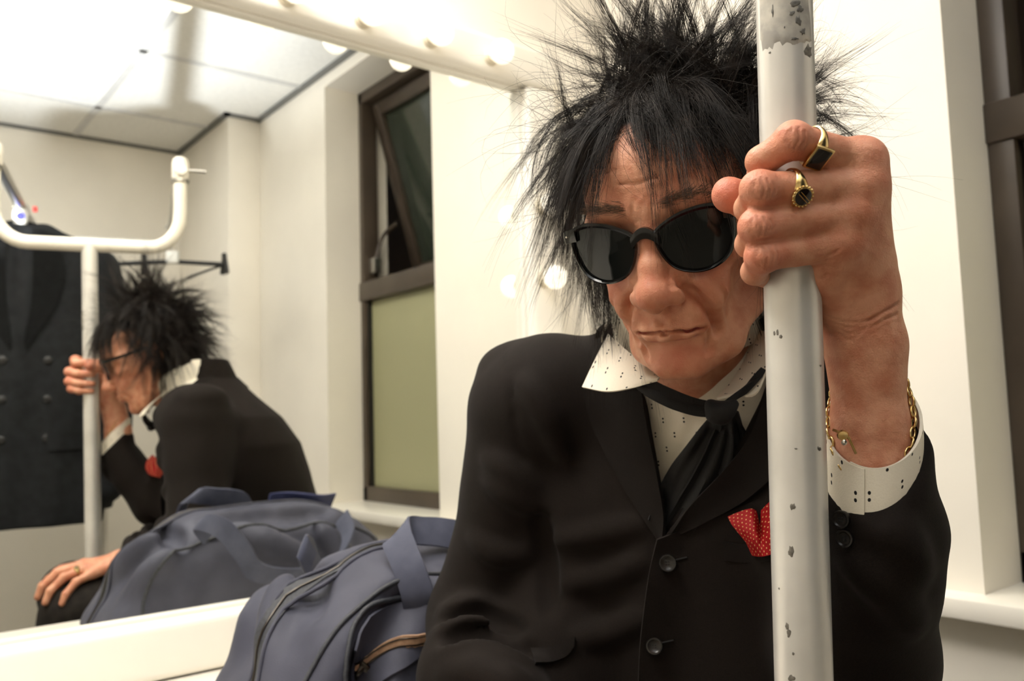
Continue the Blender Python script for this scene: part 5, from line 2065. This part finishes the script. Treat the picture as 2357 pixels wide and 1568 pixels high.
# sides: swept back over the ears and down behind them
m_ = side
fwd_ = RPT[:, 1] > -.004
d0[m_] = (RNM * .42 + UPW * np.where(elv > 25, .35, .0)[:, None] - np.where(fwd_, .55, .10)[:, None] * Y3 + .22 * jit)[m_]
tg[m_] = (GRAV * 1.0 + .05 * RNM - np.where(fwd_, .42, .06)[:, None] * Y3 + .14 * jit)[m_]
LL_[m_] = (np.where(fwd_, rr(.06, .12), rr(.11, .20)) * np.where(RPT[:, 0] > 0, .9, 1.0))[m_]
bd[m_] = rr(4.5, 8.5)[m_]
cu_[m_] = rr(.6, 2.0)[m_]
# back: thrown out behind and down to the collar
m_ = back
d0[m_] = (RNM * .60 + .34 * jit + np.where(elv > 15, .55, .1)[:, None] * UPW)[m_]
tg[m_] = (GRAV * .8 + .3 * jit)[m_]
LL_[m_] = rr(.075, .150)[m_]
bd[m_] = rr(1.5, 4.0)[m_]
cu_[m_] = rr(.5, 2.2)[m_]
# spiky bits off his left side
m_ = (RPT[:, 0] > .03) & (elv > 5) & (elv < 60) & (RPT[:, 1] < .03) & (hrng.uniform(size=G) < .7)
d0[m_] = (RNM * 1.0 + .20 * UPW + .25 * jit)[m_]
tg[m_] = (.6 * jit + X3 * .3)[m_]
LL_[m_] = rr(.07, .14)[m_]
bd[m_] = rr(.3, 2.2)[m_]
cu_[m_] = rr(1, 3)[m_]
# a lock in front of the right shoulder
m_ = (RPT[:, 0] < -.045) & (RPT[:, 2] < .055) & (RPT[:, 1] < .0) & (hrng.uniform(size=G) < .7)
d0[m_] = (RNM * .5 + GRAV * .4 + .2 * jit)[m_]
tg[m_] = (GRAV + .20 * Y3 + .12 * X3 + .12 * jit)[m_]
LL_[m_] = rr(.14, .215)[m_]
bd[m_] = rr(4, 8)[m_]
CLR = rr(1.01, 1.09)
guides = grow(RPT, RNM, d0, tg, LL_, bd, cu_, 12, CLR[:, None])

CH = 30
n = guides.shape[1]
tt = np.linspace(0, 1, n)
off = hrng.normal(size=(G, CH, 3)) * np.where(front, .0055, .0042)[:, None, None]
off -= (off * RNM[:, None, :]).sum(-1, keepdims=True) * RNM[:, None, :]
cl_ = np.where(front, rr(.02, .22), np.where(top, rr(.02, .25), rr(.04, .40)))[:, None, None, None]
spread = (1 - (1 - cl_) * (tt[None, None, :, None] ** .8))
lenf = hrng.uniform(.55, 1.0, (G, CH))
# resample each child to its own length
ti = tt[None, None, :] * lenf[:, :, None] * (n - 1)
i0 = np.minimum(ti.astype(int), n - 2)
fr = (ti - i0)[..., None]
gi = np.arange(G)[:, None, None]
base = guides[gi, i0] * (1 - fr) + guides[gi, i0 + 1] * fr
fz = hrng.normal(size=(G, CH, 3)) * .0035
fz2 = hrng.uniform(0, 6.28, (G, CH, 1, 3))
wav = np.sin(tt[None, None, :, None] * hrng.uniform(3, 8, (G, CH, 1, 1)) + fz2) - np.sin(fz2)
ST = base + off[:, :, None, :] * spread + fz[:, :, None, :] * (tt[None, None, :, None] ** 2) + wav * .0011 * tt[None, None, :, None]
ST = ST.reshape(-1, n, 3)
# loose single hairs
pick = hrng.integers(0, len(RPT), 1500)
fl = grow(RPT[pick], RNM[pick], RNM[pick] + .9 * hrng.normal(size=(1500, 3)), nrm(hrng.normal(size=(1500, 3)) + GRAV * .5), hrng.uniform(.06, .16, 1500), hrng.uniform(1, 4, 1500), hrng.uniform(1, 5, 1500), n)
ST = np.vstack([ST, fl])


def strands(name, S, r0, r1, m, parent, seed=3):
    """tapered three-sided hairs, one mesh"""
    S = h2w(S)
    g, n, _ = S.shape
    T = nrm(np.gradient(S, axis=1))
    ref = nrm(np.random.default_rng(seed).normal(size=(g, 1, 3)))
    A = nrm(np.cross(T, ref))
    B = np.cross(T, A)
    r = (r0 * (1 - np.linspace(0, 1, n) ** 2) + r1)[None, :, None]
    V = np.stack([S + r * (math.cos(a) * A + math.sin(a) * B) for a in (0, 2.0944, 4.18879)], 2).reshape(-1, 3)
    b = (np.arange(g)[:, None, None] * n + np.arange(n - 1)[None, :, None]) * 3
    j = np.arange(3)[None, None, :]
    k = (j + 1) % 3
    F = np.stack([b + j, b + k, b + 3 + k, b + 3 + j], -1).reshape(-1, 4)
    return quad_mesh(name, V, F, m, parent)


hair = strands('hair', ST, .00013, .00003, M['hair'], person)
hair['kind'] = 'stuff'

# eyebrows
M['brow'] = mat('brow_hair', srgb(92, 68, 50), .6, col2=srgb(126, 98, 74), nscale=200)
EB = []
for s in (-1, 1):
    for i in range(230):
        x = hrng.uniform(13, 50)
        z = 40 + 3.2 * math.sin((x - 13) / 37 * 2.6) + hrng.normal() * 2.2
        h, nn_, q, t = HBV.ray_cast(Vector(mmv(s * x, 160, z)), Vector((0, -1, 0)))
        if h is None:
            continue
        p = np.array(h)
        d = np.array([s * hrng.uniform(.5, 1), .35, hrng.uniform(-.1, .5)])
        d /= np.linalg.norm(d)
        EB.append([p + d * .009 * u - np.array([0, .0018, 0]) * u * u for u in np.linspace(0, 1, 5)])
brow = strands('eyebrows', np.array(EB), .00012, .00003, M['brow'], person, 5)
brow['kind'] = 'stuff'
